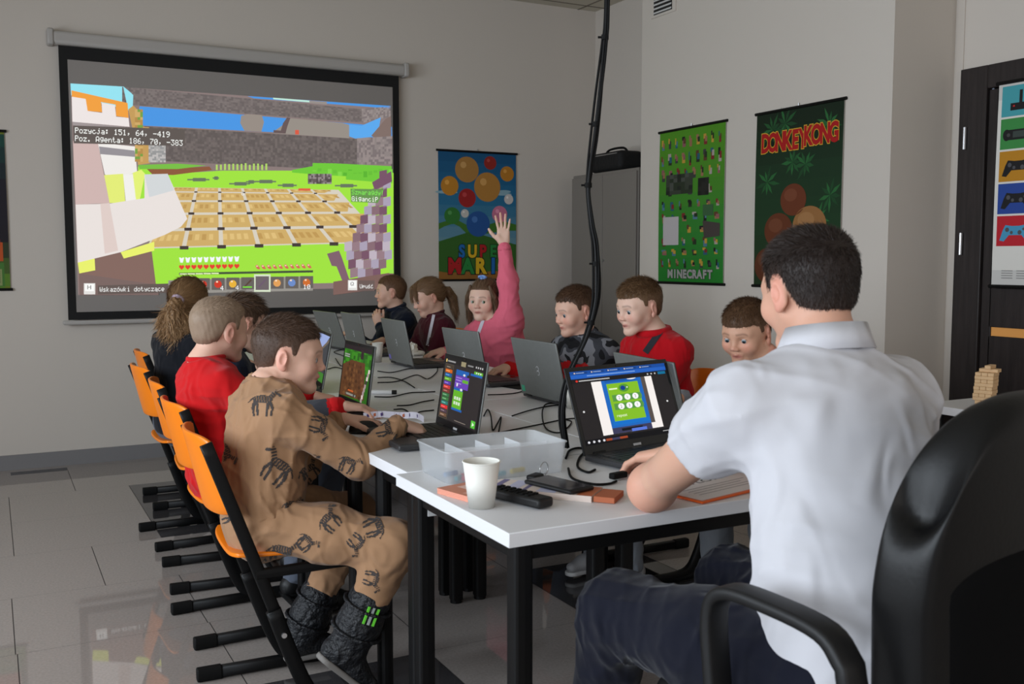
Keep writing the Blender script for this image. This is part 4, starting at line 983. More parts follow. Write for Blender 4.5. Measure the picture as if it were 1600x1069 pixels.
# ------------------------------------------------------------------ smooth bodies: distance fields turned into meshes
F32 = np.float32
def A_(*v): return np.array(v, F32)
class Field:
    def __init__(s): s.p = []; s.clips = []; s.warp = None
    def rc(s, a, b, ra, rb, k=.02, op='u', flat=None):
        """tapered limb from a to b; flat=(direction, factor) squeezes its section along a direction"""
        s.p.append(('rc', A_(*a), A_(*b), ra, rb, k, op, (A_(*Vector(flat[0]).normalized()), flat[1]) if flat else None)); return s
    def chain(s, pts, rs, k=.02, op='u', flat=None):
        for i in range(len(pts) - 1): s.rc(pts[i], pts[i + 1], rs[i], rs[i + 1], k, op, flat)
        return s
    def el(s, c, r, R=None, k=.02, op='u'):
        R = np.array(R if R is not None else Matrix.Identity(3), F32)
        s.p.append(('el', A_(*c), A_(*r), R, 0, k, op, None)); return s
    def clip(s, point, normal):
        """keep only the side the normal points away from"""
        s.clips.append((A_(*point), A_(*Vector(normal).normalized()))); return s
    def mesh(s, h, pad=.02, off=0.0, post=None):
        lo = np.full(3, 1e9); hi = -lo
        for q in s.p:
            if q[6] != 'u': continue
            if q[0] == 'rc': a, b, r = q[1], q[2], max(q[3], q[4]); lo = np.minimum(lo, np.minimum(a, b) - r); hi = np.maximum(hi, np.maximum(a, b) + r)
            else: r = float(q[2].max()); lo = np.minimum(lo, q[1] - r); hi = np.maximum(hi, q[1] + r)
        lo = lo - pad - off; hi = hi + pad + off
        n = np.ceil((hi - lo) / h).astype(int) + 1
        ax = [(lo[i] + h * np.arange(n[i])).astype(F32) for i in range(3)]
        f = np.full(n, .08, F32)
        for q in s.p:
            k = q[5]; m = k + 3 * h + off + .004
            if q[0] == 'rc': r = max(q[3], q[4]); a = np.minimum(q[1], q[2]) - r - m; b = np.maximum(q[1], q[2]) + r + m
            else: r = float(q[2].max()); a = q[1] - r - m; b = q[1] + r + m
            i0 = np.maximum(np.floor((a - lo) / h).astype(int), 0); i1 = np.minimum(np.ceil((b - lo) / h).astype(int) + 1, n)
            if (i1 <= i0).any(): continue
            sl = tuple(slice(i0[i], i1[i]) for i in range(3))
            X = ax[0][sl[0]][:, None, None]; Y = ax[1][sl[1]][None, :, None]; Z = ax[2][sl[2]][None, None, :]
            if q[0] == 'rc':
                A, Bv = q[1], q[2]; px, py, pz = X - A[0], Y - A[1], Z - A[2]; d = Bv - A
                if q[7]:
                    nn, fk = q[7]; e = 1 / fk - 1; dn = (px * nn[0] + py * nn[1] + pz * nn[2]) * e
                    px, py, pz = px + dn * nn[0], py + dn * nn[1], pz + dn * nn[2]; d = d + nn * float(d @ nn) * e
                dd = float(d @ d) + 1e-12
                t = np.clip((px * d[0] + py * d[1] + pz * d[2]) / dd, 0, 1)
                v = np.sqrt((px - t * d[0]) ** 2 + (py - t * d[1]) ** 2 + (pz - t * d[2]) ** 2) - (q[3] + (q[4] - q[3]) * t)
            else:
                c, R = q[1], q[3]; px, py, pz = X - c[0], Y - c[1], Z - c[2]
                l = [(px * R[0][j] + py * R[1][j] + pz * R[2][j]) for j in range(3)]
                k0 = np.sqrt(sum((l[j] / q[2][j]) ** 2 for j in range(3))); k1 = np.sqrt(sum((l[j] / q[2][j] ** 2) ** 2 for j in range(3))) + 1e-9
                v = k0 * (k0 - 1) / k1
            g = f[sl]
            if q[6] == 'u':
                hh = np.maximum(k - np.abs(g - v), 0) / max(k, 1e-6); f[sl] = np.minimum(g, v) - hh * hh * k * .25
            else:
                hh = np.maximum(k - np.abs(g + v), 0) / max(k, 1e-6); f[sl] = np.maximum(g, -v) + hh * hh * k * .25
        X = ax[0][:, None, None]; Y = ax[1][None, :, None]; Z = ax[2][None, None, :]
        f -= off
        if s.warp: f += s.warp(X, Y, Z).astype(F32)
        for p, nn in s.clips:
            f = np.maximum(f, (X - p[0]) * nn[0] + (Y - p[1]) * nn[1] + (Z - p[2]) * nn[2])
        if post: f = np.maximum(f, post(X, Y, Z))
        return nets(f.astype(F32), lo, h)
def nets(f, lo, h):
    ins = f < 0
    c = [ins[a:f.shape[0] - 1 + a, b:f.shape[1] - 1 + b, e:f.shape[2] - 1 + e] for a in (0, 1) for b in (0, 1) for e in (0, 1)]
    cnt = sum(x.astype(np.int8) for x in c); act = (cnt > 0) & (cnt < 8)
    I, J, K = np.nonzero(act); idx = np.full(act.shape, -1, np.int32); idx[I, J, K] = np.arange(len(I))
    P = np.zeros((len(I), 3), np.float64); W_ = np.zeros(len(I))
    cor = [(a, b, e) for a in (0, 1) for b in (0, 1) for e in (0, 1)]
    val = {q: f[I + q[0], J + q[1], K + q[2]] for q in cor}
    for q in cor:
        for axi in range(3):
            if q[axi]: continue
            r = list(q); r[axi] = 1; r = tuple(r); v0, v1 = val[q], val[r]; m = (v0 < 0) != (v1 < 0)
            t = np.where(m, v0 / np.where(m, v0 - v1, 1), 0)
            for z in range(3): P[:, z] += np.where(m, q[z] + (t if z == axi else 0), 0)
            W_ += m
    P /= W_[:, None]; V = np.stack([I, J, K], 1) + P; V = lo + V * h
    fs = []
    for axi in range(3):
        a = [slice(None)] * 3; b = [slice(None)] * 3; a[axi] = slice(0, -1); b[axi] = slice(1, None)
        x = ins[tuple(a)] != ins[tuple(b)]; ii = list(np.nonzero(x)); u, v = (axi + 1) % 3, (axi + 2) % 3
        ok = (ii[u] > 0) & (ii[v] > 0) & (ii[u] < f.shape[u] - 1) & (ii[v] < f.shape[v] - 1)
        ii = [q[ok] for q in ii]; inside = ins[tuple(ii)]
        def cell(du, dv): q = [z.copy() for z in ii]; q[u] = q[u] + du; q[v] = q[v] + dv; return idx[tuple(q)]
        Q = np.stack([cell(-1, -1), cell(0, -1), cell(0, 0), cell(-1, 0)], 1)
        Q[~inside] = Q[~inside][:, ::-1]; fs.append(Q)
    return V, np.concatenate(fs)
def np_mesh(name, parts, mats, parent=None, colors=None, smooth=True, mi=None):
    """parts: list of (V, F) joined into one mesh"""
    o = 0; VV = []; ll = []; tot = []
    for V, F in parts:
        VV.append(V); ll.append((F + o).ravel()); tot.append(np.full(len(F), F.shape[1], np.int32)); o += len(V)
    V = np.concatenate(VV).astype(F32); L = np.concatenate(ll).astype(np.int32); T = np.concatenate(tot)
    me = bpy.data.meshes.new(name); me.vertices.add(len(V)); me.vertices.foreach_set('co', V.ravel())
    me.loops.add(len(L)); me.loops.foreach_set('vertex_index', L); me.polygons.add(len(T))
    st = np.concatenate([[0], np.cumsum(T)[:-1]]).astype(np.int32); me.polygons.foreach_set('loop_start', st)
    for m in (mats if isinstance(mats, (list, tuple)) else [mats]): me.materials.append(m)
    if mi is not None: me.polygons.foreach_set('material_index', mi)
    me.update(calc_edges=True); me.validate()
    if smooth: me.shade_smooth()
    if colors is not None:
        a = me.color_attributes.new('Col', 'FLOAT_COLOR', 'POINT'); c = np.ones((len(V), 4), F32); c[:, :3] = colors; a.data.foreach_set('color', c.ravel())
    ob = bpy.data.objects.new(name, me); COL.objects.link(ob)
    if parent: ob.parent = parent; W(ob)
    return ob
def smo(V, F, it=2, lam=.5):
    """a few passes of Laplacian smoothing"""
    E = np.concatenate([F[:, [0, 1]], F[:, [1, 2]], F[:, [2, 3]], F[:, [3, 0]]]); n = len(V)
    for _ in range(it):
        s = np.zeros_like(V); c = np.zeros(n)
        for a, b in ((0, 1), (1, 0)):
            for z in range(3): s[:, z] += np.bincount(E[:, a], V[E[:, b], z], n)
            c += np.bincount(E[:, a], minlength=n)
        V = V * (1 - lam) + lam * s / np.maximum(c, 1)[:, None]
    return V, F
def basis(fwd, up=(0, 0, 1), roll=0.0):
    """columns: right-hand side x, forward y, up z"""
    y = Vector(fwd).normalized(); x = y.cross(Vector(up)).normalized(); z = x.cross(y)
    M = Matrix((x, y, z)).transposed()
    return M @ Matrix.Rotation(roll, 3, 'Y')
def folds(amp, scale, seed=0):
    """cloth creases: bands of narrow ridges in a few directions, each only in patches"""
    r = np.random.default_rng(seed); n = 7; K = r.normal(size=(n, 3)) * (.7, .7, 1.1); K /= np.linalg.norm(K, axis=1)[:, None]
    ph = r.random((n, 4)) * 6.28; lam = (.035 + .045 * r.random(n)) * 26 / scale; Q = r.normal(size=(n, 3)) * 9
    def g(X, Y, Z):
        w1 = np.sin(X * 14 + 1.7 * np.sin(Z * 8 + 1)); w2 = np.sin(Z * 11 + 1.5 * np.sin(Y * 12 + 2)); t = 0
        for k in range(n):
            a = (X * K[k, 0] + Y * K[k, 1] + Z * K[k, 2]) * (3.1416 / lam[k]) + ph[k, 0] + w1 * 1.1 * np.cos(ph[k, 1]) + w2 * 1.1 * np.sin(ph[k, 1])
            m = np.clip(np.sin(X * Q[k, 0] + Y * Q[k, 1] + Z * Q[k, 2] + ph[k, 2]) * .9 + .05, 0, 1)
            t = t + (1 - np.abs(np.sin(a))) ** 2 * m
        return amp * (.5 - t * 1.25)
    return g
M_SKIN = mat('skin', (220, 180, 160), .5, spec=.35, attr=True, sss=.12, bump=(500, .06, 2, .001))
M_HAIR = mat('hair', (60, 45, 35), .55, spec=.35, attr=True)
M_EYE = mat('eye', (240, 240, 240), .15, spec=.5, attr=True)
def mixc(a, b, t): return a * (1 - t[:, None]) + np.array(b, F32)[None] * t[:, None]
def sstep(a, b, x): t = np.clip((x - a) / (b - a), 0, 1); return t * t * (3 - 2 * t)
SKIN = {'fair': lin((222, 178, 156)), 'pale': lin((228, 190, 170)), 'warm': lin((208, 160, 134)), 'adult': lin((214, 164, 140))}

def head_field(s, adult=False, smile=0, girl=False):
    f = Field(); S = lambda *v: tuple(q * s for q in v)
    f.el(S(0, -.012, .036), S(.073, .091, .075), k=.02 * s)
    f.el(S(0, .005, .018), S(.069, .084, .066), k=.02 * s)
    f.el(S(0, .028, -.026), S(.051, .055, .063), k=.03 * s)
    for x in (-1, 1):
        f.rc(S(x * .042, .005, -.039), S(x * .016, .055, -.081), .015 * s, .0125 * s, k=.025 * s)    # jaw line
        f.el(S(x * .037, .056, -.026), S(.024, .021, .023), k=.025 * s)                              # cheek
        f.rc(S(x * .012, .077, .020), S(x * .042, .064, .019), .010 * s, .008 * s, k=.018 * s)       # brow
    f.el(S(0, .067, -.084), S(.020, .017, .016), k=.02 * s)
    if adult: f.el(S(0, .064, -.092), S(.024, .018, .016), k=.02 * s)
    for x in (-1, 1): f.el(S(x * .031, .094, -.003), S(.018, .019, .012), k=.013 * s, op='s')      # eye sockets
    for x in (-1, 1): f.el(S(x * .031, .0675, -.002), S(.0165, .0145, .0125), k=.004 * s)            # lids
    for x in (-1, 1): f.el(S(x * .031, .0835, -.003), S(.0120, .009, .0047), k=.0015 * s, op='s')
    nz_ = (.098, .0088, .100, .0095) if adult else (.0945, .0078, .0965, .0086)
    f.rc(S(0, .080, .008), S(0, nz_[0], -.023), .0072 * s, nz_[1] * s, k=.012 * s)                      # nose
    f.el(S(0, nz_[2], -.025), S(nz_[3], nz_[3], nz_[3] * .92), k=.006 * s)
    for x in (-1, 1):
        f.el(S(x * .010, .090, -.029), S(.0065, .009, .0065), k=.006 * s)
        f.el(S(x * .0055, .096, -.036), S(.003, .004, .003), k=.002 * s, op='s')
    f.rc(S(-.016, .074, -.053 + .004 * smile), S(0, .0825, -.0505), .0055 * s, .0065 * s, k=.008 * s)
    f.rc(S(.016, .074, -.053 + .004 * smile), S(0, .0825, -.0505), .0055 * s, .0065 * s, k=.008 * s)
    f.rc(S(-.012, .075, -.061), S(.012, .075, -.061), .0062 * s, .0062 * s, k=.008 * s)
    w = .0185 + .006 * smile
    f.rc(S(-w, .080, -.0555 + .005 * smile), S(0, .0895, -.0570), .0014 * s, .0018 * s + .0022 * max(0, smile - .5) * s, k=.003 * s, op='s')
    f.rc(S(w, .080, -.0555 + .005 * smile), S(0, .0895, -.0570), .0014 * s, .0018 * s + .0022 * max(0, smile - .5) * s, k=.003 * s, op='s')
    for x in (-1, 1):                                                                                # ears
        R = Matrix.Rotation(x * -.42, 3, 'Z') @ Matrix.Rotation(-.18, 3, 'X')
        f.el(S(x * .0760, -.012, -.004), S(.0065, .0162, .0275), R, k=.006 * s)
        f.el(S(x * .0735, -.006, -.027), S(.006, .0085, .010), R, k=.006 * s)
        f.el(S(x * .0835, -.0075, -.001), S(.0062, .0095, .0165), R, k=.003 * s, op='s')
    return f
def head_color(V, s, base, fade=None, brow=(70, 48, 36), lips=(196, 112, 104)):
    p = V / s; x, y, z = np.abs(p[:, 0]), p[:, 1], p[:, 2]
    c = np.tile(np.array(base, F32), (len(V), 1))
    g = np.exp(-(((x - .038) / .02) ** 2 + ((z + .026) / .02) ** 2)) * sstep(.02, .05, y) * .42
    c = mixc(c, lin((226, 142, 124)), g)
    c = mixc(c, lin((222, 140, 124)), sstep(.070, .078, x) * .45)
    c = mixc(c, lin((222, 150, 134)), np.exp(-((x / .012) ** 2 + ((z + .026) / .012) ** 2)) * sstep(.085, .095, y) * .4)
    d = np.exp(-(((x) / .019) ** 4 + ((z + .0555) / .0085) ** 4)) * sstep(.066, .074, y)
    c = mixc(c, lin(lips), d * .75)
    c = mixc(c, lin((110, 50, 46)), np.exp(-((x / .020) ** 4 + ((z + .0565) / .0018) ** 2)) * sstep(.07, .078, y) * .8)
    bz = .0215 + .002 * np.clip((x - .012) / .02, 0, 1) - 30 * np.clip(x - .032, 0, 1) ** 2
    b = np.exp(-((z - bz) / .0034) ** 2) * sstep(.009, .014, x) * (1 - sstep(.044, .050, x)) * sstep(.05, .06, y)
    c = mixc(c, lin(brow), b * .55)
    e = np.exp(-((z - .0035 + ((x - .031) / .02) ** 2 * .006) / .0016) ** 2) * np.exp(-((x - .031) / .0125) ** 6) * sstep(.066, .072, y)
    c = mixc(c, (.025, .015, .012), e * .9)
    e2 = np.exp(-((z + .0085 - ((x - .031) / .02) ** 2 * .006) / .0012) ** 2) * np.exp(-((x - .031) / .012) ** 6) * sstep(.066, .072, y)
    c = mixc(c, lin((130, 80, 66)), e2 * .45)
    if fade is not None: pass
    return c
HL_Y = [-.12, -.085, -.06, -.035, -.022, -.012, .012, .015, .027, .034, .050, .062, .11]
HL_Z = [-.052, -.050, -.044, -.025, .014, .024, .024, .000, .000, .030, .047, .055, .060]
def strands(V, F, n, fn, rng, h0=.0):
    """ribbons rooted on a mesh; fn(P, N, rng) -> (direction1, direction2, length, width, colour)"""
    a, b, c = V[F[:, 0]], V[F[:, 1]], V[F[:, 2]]; d = V[F[:, 3]]
    N = np.cross(c - a, d - b); ar = np.linalg.norm(N, axis=1); N = N / (ar[:, None] + 1e-12)
    i = rng.choice(len(F), n, p=ar / ar.sum()); u = rng.random((n, 1)); v = rng.random((n, 1))
    P = (a[i] * (1 - u) + b[i] * u) * (1 - v) + (d[i] * (1 - u) + c[i] * u) * v; N = N[i]
    return P, N
def ribbons(P, N, D1, D2, L, Wd, C, segs=3):
    """curved tapering ribbons from P; direction turns from D1 to D2"""
    n = len(P); side = np.cross(D1, N + .3 * RNG.normal(size=N.shape)); side /= np.linalg.norm(side, axis=1)[:, None] + 1e-9
    pts = [P]; q = P
    for k in range(segs):
        t = (k + .5) / segs; D = D1 * (1 - t) + D2 * t; D = D / (np.linalg.norm(D, axis=1)[:, None] + 1e-9); q = q + D * (L / segs)[:, None]; pts.append(q)
    vs = []; cs = []
    for k, q in enumerate(pts):
        w = Wd * (1 - .75 * k / segs); vs += [q - side * w[:, None], q + side * w[:, None]]; cs += [C * (.8 + .25 * k / segs)] * 2
    V = np.stack(vs, 1).reshape(-1, 3); Cc = np.stack(cs, 1).reshape(-1, 3); o = (np.arange(n) * (2 * (segs + 1)))[:, None]
    F = np.concatenate([o + np.array([2 * k, 2 * k + 1, 2 * k + 3, 2 * k + 2]) for k in range(segs)])
    return V, F, Cc
def unit(a): return a / (np.linalg.norm(a, axis=1)[:, None] + 1e-9)
def boy_hair(s, col, seed, h=.0035, top=.020, side=.006, n=6000, fringe=.3, fringe_z=None, shade=.5, hly=None, crown_up=.25, width=.0006, tone=None):
    """short hair: shell plus ribbons in head coordinates -> V, F list, colours"""
    rng = np.random.default_rng(seed); col = np.array(lin(col), F32)
    f = Field(); S = lambda *v: tuple(q * s for q in v)
    f.el(S(0, -.012, .037), S(.0750, .0930, .0768), k=.02 * s); f.el(S(0, .003, .018), S(.0712, .0855, .0675), k=.02 * s)
    f.el(S(0, -.002, .058), S(.060, .080, max(.04, .048 + (top - .010) * .7)), k=.02 * s)
    f.el(S(0, -.034, -.010), S(.058, .056, .055), k=.02 * s)
    zz = HL_Z if hly is None else hly
    if fringe_z is not None: zz = [z if y < .049 else fringe_z for y, z in zip(HL_Y, zz)]
    def post(X, Y, Z):
        zc = np.interp((Y / s).ravel(), HL_Y, zz).reshape(Y.shape) * s
        nz = .0028 * np.sin(X * 700 + 3 * np.sin(Y * 300)) + .0032 * np.sin(X * 260 + 2 + Y * 90)
        return (zc - Z + nz) * .7
    def wp(X, Y, Z):
        zc = np.interp((Y / s).ravel(), HL_Y, zz).reshape(Y.shape) * s
        return .0007 * np.sin(X * 260 + 3 * np.sin(Y * 90)) * np.sin(Y * 170 + Z * 120) + .0042 * s * np.clip(1 - (Z - zc) / (.020 * s), 0, 1)
    f.warp = wp
    V, F = f.mesh(h, post=post)
    def ccol(P):
        p = P / s; zc = np.interp(p[:, 1], HL_Y, zz); t = sstep(0, .045, p[:, 2] - zc)
        t = np.where(p[:, 1] > .04, 1, t)
        sc = np.array(lin((150, 112, 92)) if tone is None else tone, F32)
        return col[None] * (shade + (1 - shade) * t)[:, None] + sc[None] * ((1 - t) * (1 - shade) * .7)[:, None]
    C = ccol(V) * .8
    P, N = strands(V, F, n, None, rng)
    p = P / s
    tp = sstep(.045, .085, p[:, 2]) 
    L = (side + (top - side) * tp) * s * (.7 + .6 * rng.random(n))
    comb = np.stack([.15 * np.sign(p[:, 0] + 1e-6) * (1 - tp), .55 * tp + .0 * tp, -(1 - tp) * .9 - .15 * tp], 1)
    fr = sstep(.04, .07, p[:, 1]); comb[:, 1] += fr * .3; comb[:, 2] -= fr * fringe * 2
    comb = comb - N * (comb * N).sum(1)[:, None] * .8
    D1 = unit(N * .8 + unit(comb) * .8 + rng.normal(size=P.shape) * .22); D2 = unit(N * (crown_up * tp)[:, None] + unit(comb) + rng.normal(size=P.shape) * .22)
    C2 = ccol(P) * (.75 + .6 * rng.random((n, 1)))
    RV, RF, RC = ribbons(P - N * .0015, N, D1, D2, L, np.full(n, width * 1.0) * (.7 + .6 * rng.random(n)), C2)
    return [(V, F), (RV, RF)], np.concatenate([C, RC])
def long_hair(s, col, seed, parts, h=.004, n=7000, width=.0008, zz=None, wave=0.0, back=(0, -.8, -.6)):
    """scalp cap combed to one point plus locks given as chains [(points, radii)] in head coordinates"""
    rng = np.random.default_rng(seed); col = np.array(lin(col), F32)
    S = lambda *v: tuple(q * s for q in v)
    zz = zz or [-.060, -.060, -.055, -.035, .0, .018, .024, .020, .022, .044, .054, .058, .062]
    f = Field(); f.el(S(0, -.012, .037), S(.0765, .095, .079), k=.02 * s); f.el(S(0, .003, .018), S(.072, .087, .069), k=.02 * s); f.el(S(0, -.040, -.010), S(.060, .060, .058), k=.02 * s)
    def post(X, Y, Z):
        zc = np.interp((Y / s).ravel(), HL_Y, zz).reshape(Y.shape) * s; return (zc - Z) * .7
    f.warp = lambda X, Y, Z: .0012 * np.sin(np.arctan2(X, Z - .04 * s) * 60 + 5 * np.sin(Y * 60))
    V, F = f.mesh(h, post=post)
    P, N = strands(V, F, n // 2, None, rng)
    tgt = np.array(S(*parts[0][0][0]) if parts else S(*back)); T = unit(tgt[None] - P); T = T - N * (T * N).sum(1)[:, None] * .93; T = unit(T)
    m = len(P)
    allV = [(V, F)]; allC = [np.tile(col * .8, (len(V), 1))]
    RV, RF, RC = ribbons(P - N * .001, N, unit(T + N * .18 + rng.normal(size=P.shape) * .06), unit(T + N * .02 + rng.normal(size=P.shape) * .08), (.028 + .02 * rng.random(m)) * s, np.full(m, width), col[None] * (.75 + .6 * rng.random((m, 1))))
    allV.append((RV, RF)); allC.append(RC)
    for pts, rs in parts:
        g = Field(); g.chain([S(*q) for q in pts], [r * s for r in rs], k=.01 * s)
        g.warp = lambda X, Y, Z: .0035 * s * np.sin(X * 230 + 2 * np.sin(Z * 70)) * np.cos(Y * 200 + Z * (40 + 60 * wave)) * (1 + wave)
        V2, F2 = g.mesh(h); allV.append((V2, F2)); allC.append(np.tile(col * .75, (len(V2), 1)))
        k = n // 2 // len(parts); P, N = strands(V2, F2, k, None, rng)
        pp = np.array([S(*q) for q in pts]); dd = ((P[:, None] - pp[None]) ** 2).sum(2); j = np.minimum(dd.argmin(1), len(pp) - 2); T = unit(pp[j + 1] - pp[j])
        D1 = unit(T + N * .15 + rng.normal(size=P.shape) * (.10 + .4 * wave)); D2 = unit(T + N * (-.05 + .2 * wave) + rng.normal(size=P.shape) * (.14 + .6 * wave))
        RV, RF, RC = ribbons(P - N * .001, N, D1, D2, (.03 + .03 * rng.random(k)) * s, np.full(k, width * (1 + .3 * wave)), col[None] * (.7 + .75 * rng.random((k, 1))), 4)
        allV.append((RV, RF)); allC.append(RC)
    return allV, np.concatenate(allC)

HAND = {  # per finger (index..little) bends of the three joints, thumb spread, thumb drop
    'type': ([(.40, .55, .30), (.45, .60, .35), (.45, .60, .35), (.40, .55, .30)], .75, -.35, 1.0),
    'mouse': ([(.22, .30, .20), (.20, .30, .20), (.28, .40, .25), (.35, .45, .3)], .85, -.30, 1.1),
    'open': ([(.05, .08, .05), (.0, .05, .05), (.02, .08, .05), (.08, .10, .06)], .85, .05, 1.7),
    'rest': ([(.30, .35, .2), (.32, .4, .25), (.35, .45, .3), (.4, .5, .3)], .6, -.2, .9),
    'curl': ([(.7, 1.1, .6), (.75, 1.15, .6), (.8, 1.15, .6), (.8, 1.1, .6)], .5, -.3, .8)}
def hand_mesh(side, sc, pose, elbow_local, fr, h, skin):
    """right-handed frame: y to the fingertips, z out of the back of the hand, thumb on +x for side=+1"""
    f = Field(); q = sc; mx = side
    S = lambda x, y, z: (x * q * mx, y * q, z * q)
    bends, tsp, tdr, spread = HAND[pose]
    # palm
    f.rc(S(.022, .02, 0), S(.026, .082, 0), .015 * q, .0125 * q, k=.016 * q); f.rc(S(.006, .015, 0), S(.009, .088, .002), .016 * q, .0125 * q, k=.016 * q)
    f.rc(S(-.010, .015, 0), S(-.010, .084, .001), .016 * q, .0120 * q, k=.016 * q); f.rc(S(-.022, .018, 0), S(-.028, .074, -.002), .014 * q, .0112 * q, k=.016 * q)
    f.rc(S(.018, .018, -.006), S(.034, .050, -.010), .016 * q, .013 * q, k=.014 * q)
    # fingers
    roots = [(.027, .086, 0), (.0085, .092, .002), (-.0105, .088, .001), (-.0275, .078, -.002)]; lens = [(.042, .026, .020), (.046, .030, .021), (.043, .028, .021), (.034, .021, .018)]
    for i in range(4):
        p = Vector(roots[i]); a = 0; sx = (.10, .02, -.05, -.14)[i] * spread; r0 = (.0092, .0094, .0090, .0080)[i]
        rr_ = [r0, r0 * .92, r0 * .86, r0 * .74]
        for j in range(3):
            a += bends[i][j]; d = Vector((math.sin(sx) * math.cos(a), math.cos(a) * math.cos(sx), -math.sin(a))); e = p + d * lens[i][j]
            f.rc(S(*p), S(*e), rr_[j] * q, rr_[j + 1] * q, k=.0035 * q); p = e
    p = Vector((.024, .024, -.006)); a = tsp
    for j, l in enumerate((.042, .030, .024)):
        aa = a - .18 * j; d = Vector((math.sin(aa), math.cos(aa), tdr - .06 * j)).normalized(); e = p + d * l
        f.rc(S(*p), S(*e), (.0145, .0112, .0100)[j] * q, (.0112, .0100, .0082)[j] * q, k=.005 * q); p = e
    # wrist and forearm
    E = Vector(elbow_local); f.rc((0, .012 * q, 0), tuple(E * .12), .0205 * q, .0215 * fr, k=.02 * q, flat=((0, 0, 1), .78))
    f.chain([tuple(E * .12), tuple(E * .6), tuple(E)], [.0235 * fr, .034 * fr, .036 * fr], k=.02)
    V, F = f.mesh(h); V, F = smo(V, F, 1, .4)
    c = np.tile(np.array(skin, F32), (len(V), 1)); t = sstep(.10 * q, .17 * q, V[:, 1]); c = mixc(c, lin((214, 138, 122)), t * .35)
    return V, F, c
def ik(a, b, l1, l2, pole):
    a, b = Vector(a), Vector(b); d = b - a; L = min(d.length, (l1 + l2) * .999); u = d.normalized()
    x = (l1 * l1 - l2 * l2 + L * L) / (2 * L); y = math.sqrt(max(l1 * l1 - x * x, 0)); p = Vector(pole); p = (p - u * p.dot(u)).normalized()
    return a + u * x + p * y
def person(label, cat, P):
    """P: measures, joints and clothes of one seated figure"""
    g = P.get; k = g('k', .78); res = g('res', 1.0)             # k: size against an adult
    pel, che, hd = Vector(P['pelvis']), Vector(P['chest']), Vector(P['head'])
    root = empty('person', label, cat, (pel.x, pel.y, 0))
    face = Vector(P['face']); Rh = basis(face, (0, 0, 1), g('roll', 0)); sh = g('hs', .95)
    skin = SKIN[g('skin', 'fair')]
    lat = Vector(g('lat') or (Vector((-(che - pel).y, (che - pel).x, 0))))
    lat = lat.normalized()                                       # towards the figure's left
    fw = lat.cross(Vector((0, 0, 1))).normalized()                # forward
    fwd_ = Vector(g('fwd', fw))
    spine = (che - pel).normalized()
    parts = []; cols = []
    # head and neck in head coordinates
    nb = che + spine * (.165 * k) - fwd_ * (.012 * k) + Vector(g('neck_off', (0, 0, 0)))
    inv = Rh.transposed(); nl = inv @ (nb - hd)
    hf = head_field(sh, g('adult', False), g('smile', .3))
    nr = g('neck_r', .052 if not g('adult') else .062) * (k if not g('adult') else 1) / (.78 if not g('adult') else 1) * .92
    hf.rc((0, -.028 * sh, -.055 * sh), tuple(nl), nr * .92, nr * 1.08, k=.03 * sh)
    V, F = hf.mesh(.0032 * res); V, F = smo(V, F, 1, .25)
    C = head_color(V, sh, skin, brow=g('brow', (84, 60, 46)), lips=g('lips', (200, 122, 112)))
    Rn = np.array(Rh); V = V @ Rn.T + np.array(hd); parts.append((V, F)); cols.append(C)
    # trunk and limbs
    body = Field(); sw = g('sw', .165) * k / .78 * .9
    SL, SR = che + lat * sw + spine * (.085 * k), che - lat * sw + spine * (.085 * k)
    SL = Vector(g('SL', SL)); SR = Vector(g('SR', SR))
    ua, fa = g('ua', .30 * k), g('fa', .26 * k)
    arms = {}
    for s_, S0 in (('L', SL), ('R', SR)):
        wr = Vector(P['w' + s_]); d = wr - S0
        if d.length > (ua + fa) * .985: wr = S0 + d.normalized() * (ua + fa) * .985
        el_ = Vector(g('e' + s_)) if g('e' + s_) else ik(S0, wr, ua, fa, g('pole' + s_, (0, 0, -1))); arms[s_] = (S0, el_, wr)
    HL = pel + lat * .085 * k; HR = pel - lat * .085 * k
    legs = {}
    for s_, H0 in (('L', HL), ('R', HR)):
        an = Vector(P['a' + s_]); kn = Vector(g('k' + s_)) if g('k' + s_) else ik(H0, an, .42 * k, .42 * k, tuple(fwd_ + Vector((0, 0, .6)))); legs[s_] = (H0, kn, an)
    fat = g('fat', 1.0)
    def torso(f, o=0.0, kk=.05):
        dflat = (fwd_ - spine * fwd_.dot(spine)).normalized()
        f.rc(pel + spine * .02, pel + (che - pel) * .5, (.140 + (.012 if o else 0)) * k * fat + o, .144 * k * fat + o, k=kk, flat=(dflat, .74))
        f.rc(pel + (che - pel) * .5, che, .142 * k * fat + o, .155 * k * fat + o, k=kk, flat=(dflat, .72))
        f.rc(SL * .72 + SR * .28, SR * .72 + SL * .28, .078 * k + o, .078 * k + o, k=kk)
        f.rc(che + spine * .10 * k, nb - (nb - che) * .12, .088 * k + o, .055 * k + o, k=.04, flat=(dflat, .85))
        return f
    torso(body)
    ar = g('ar', 1.0)
    for S0, E, Wt in arms.values(): body.chain([S0, E, E + (Wt - E) * .3], [.050 * k * ar, .040 * k * ar, .036 * k * ar], k=.03)
    for H0, K, An in legs.values(): body.chain([H0, K, An], [.080 * k, .055 * k, .036 * k], k=.03)
    V, F = body.mesh(.009); parts.append((V, F)); cols.append(np.tile(np.array(skin, F32), (len(V), 1)))
    hs = g('hand', k * 1.02)
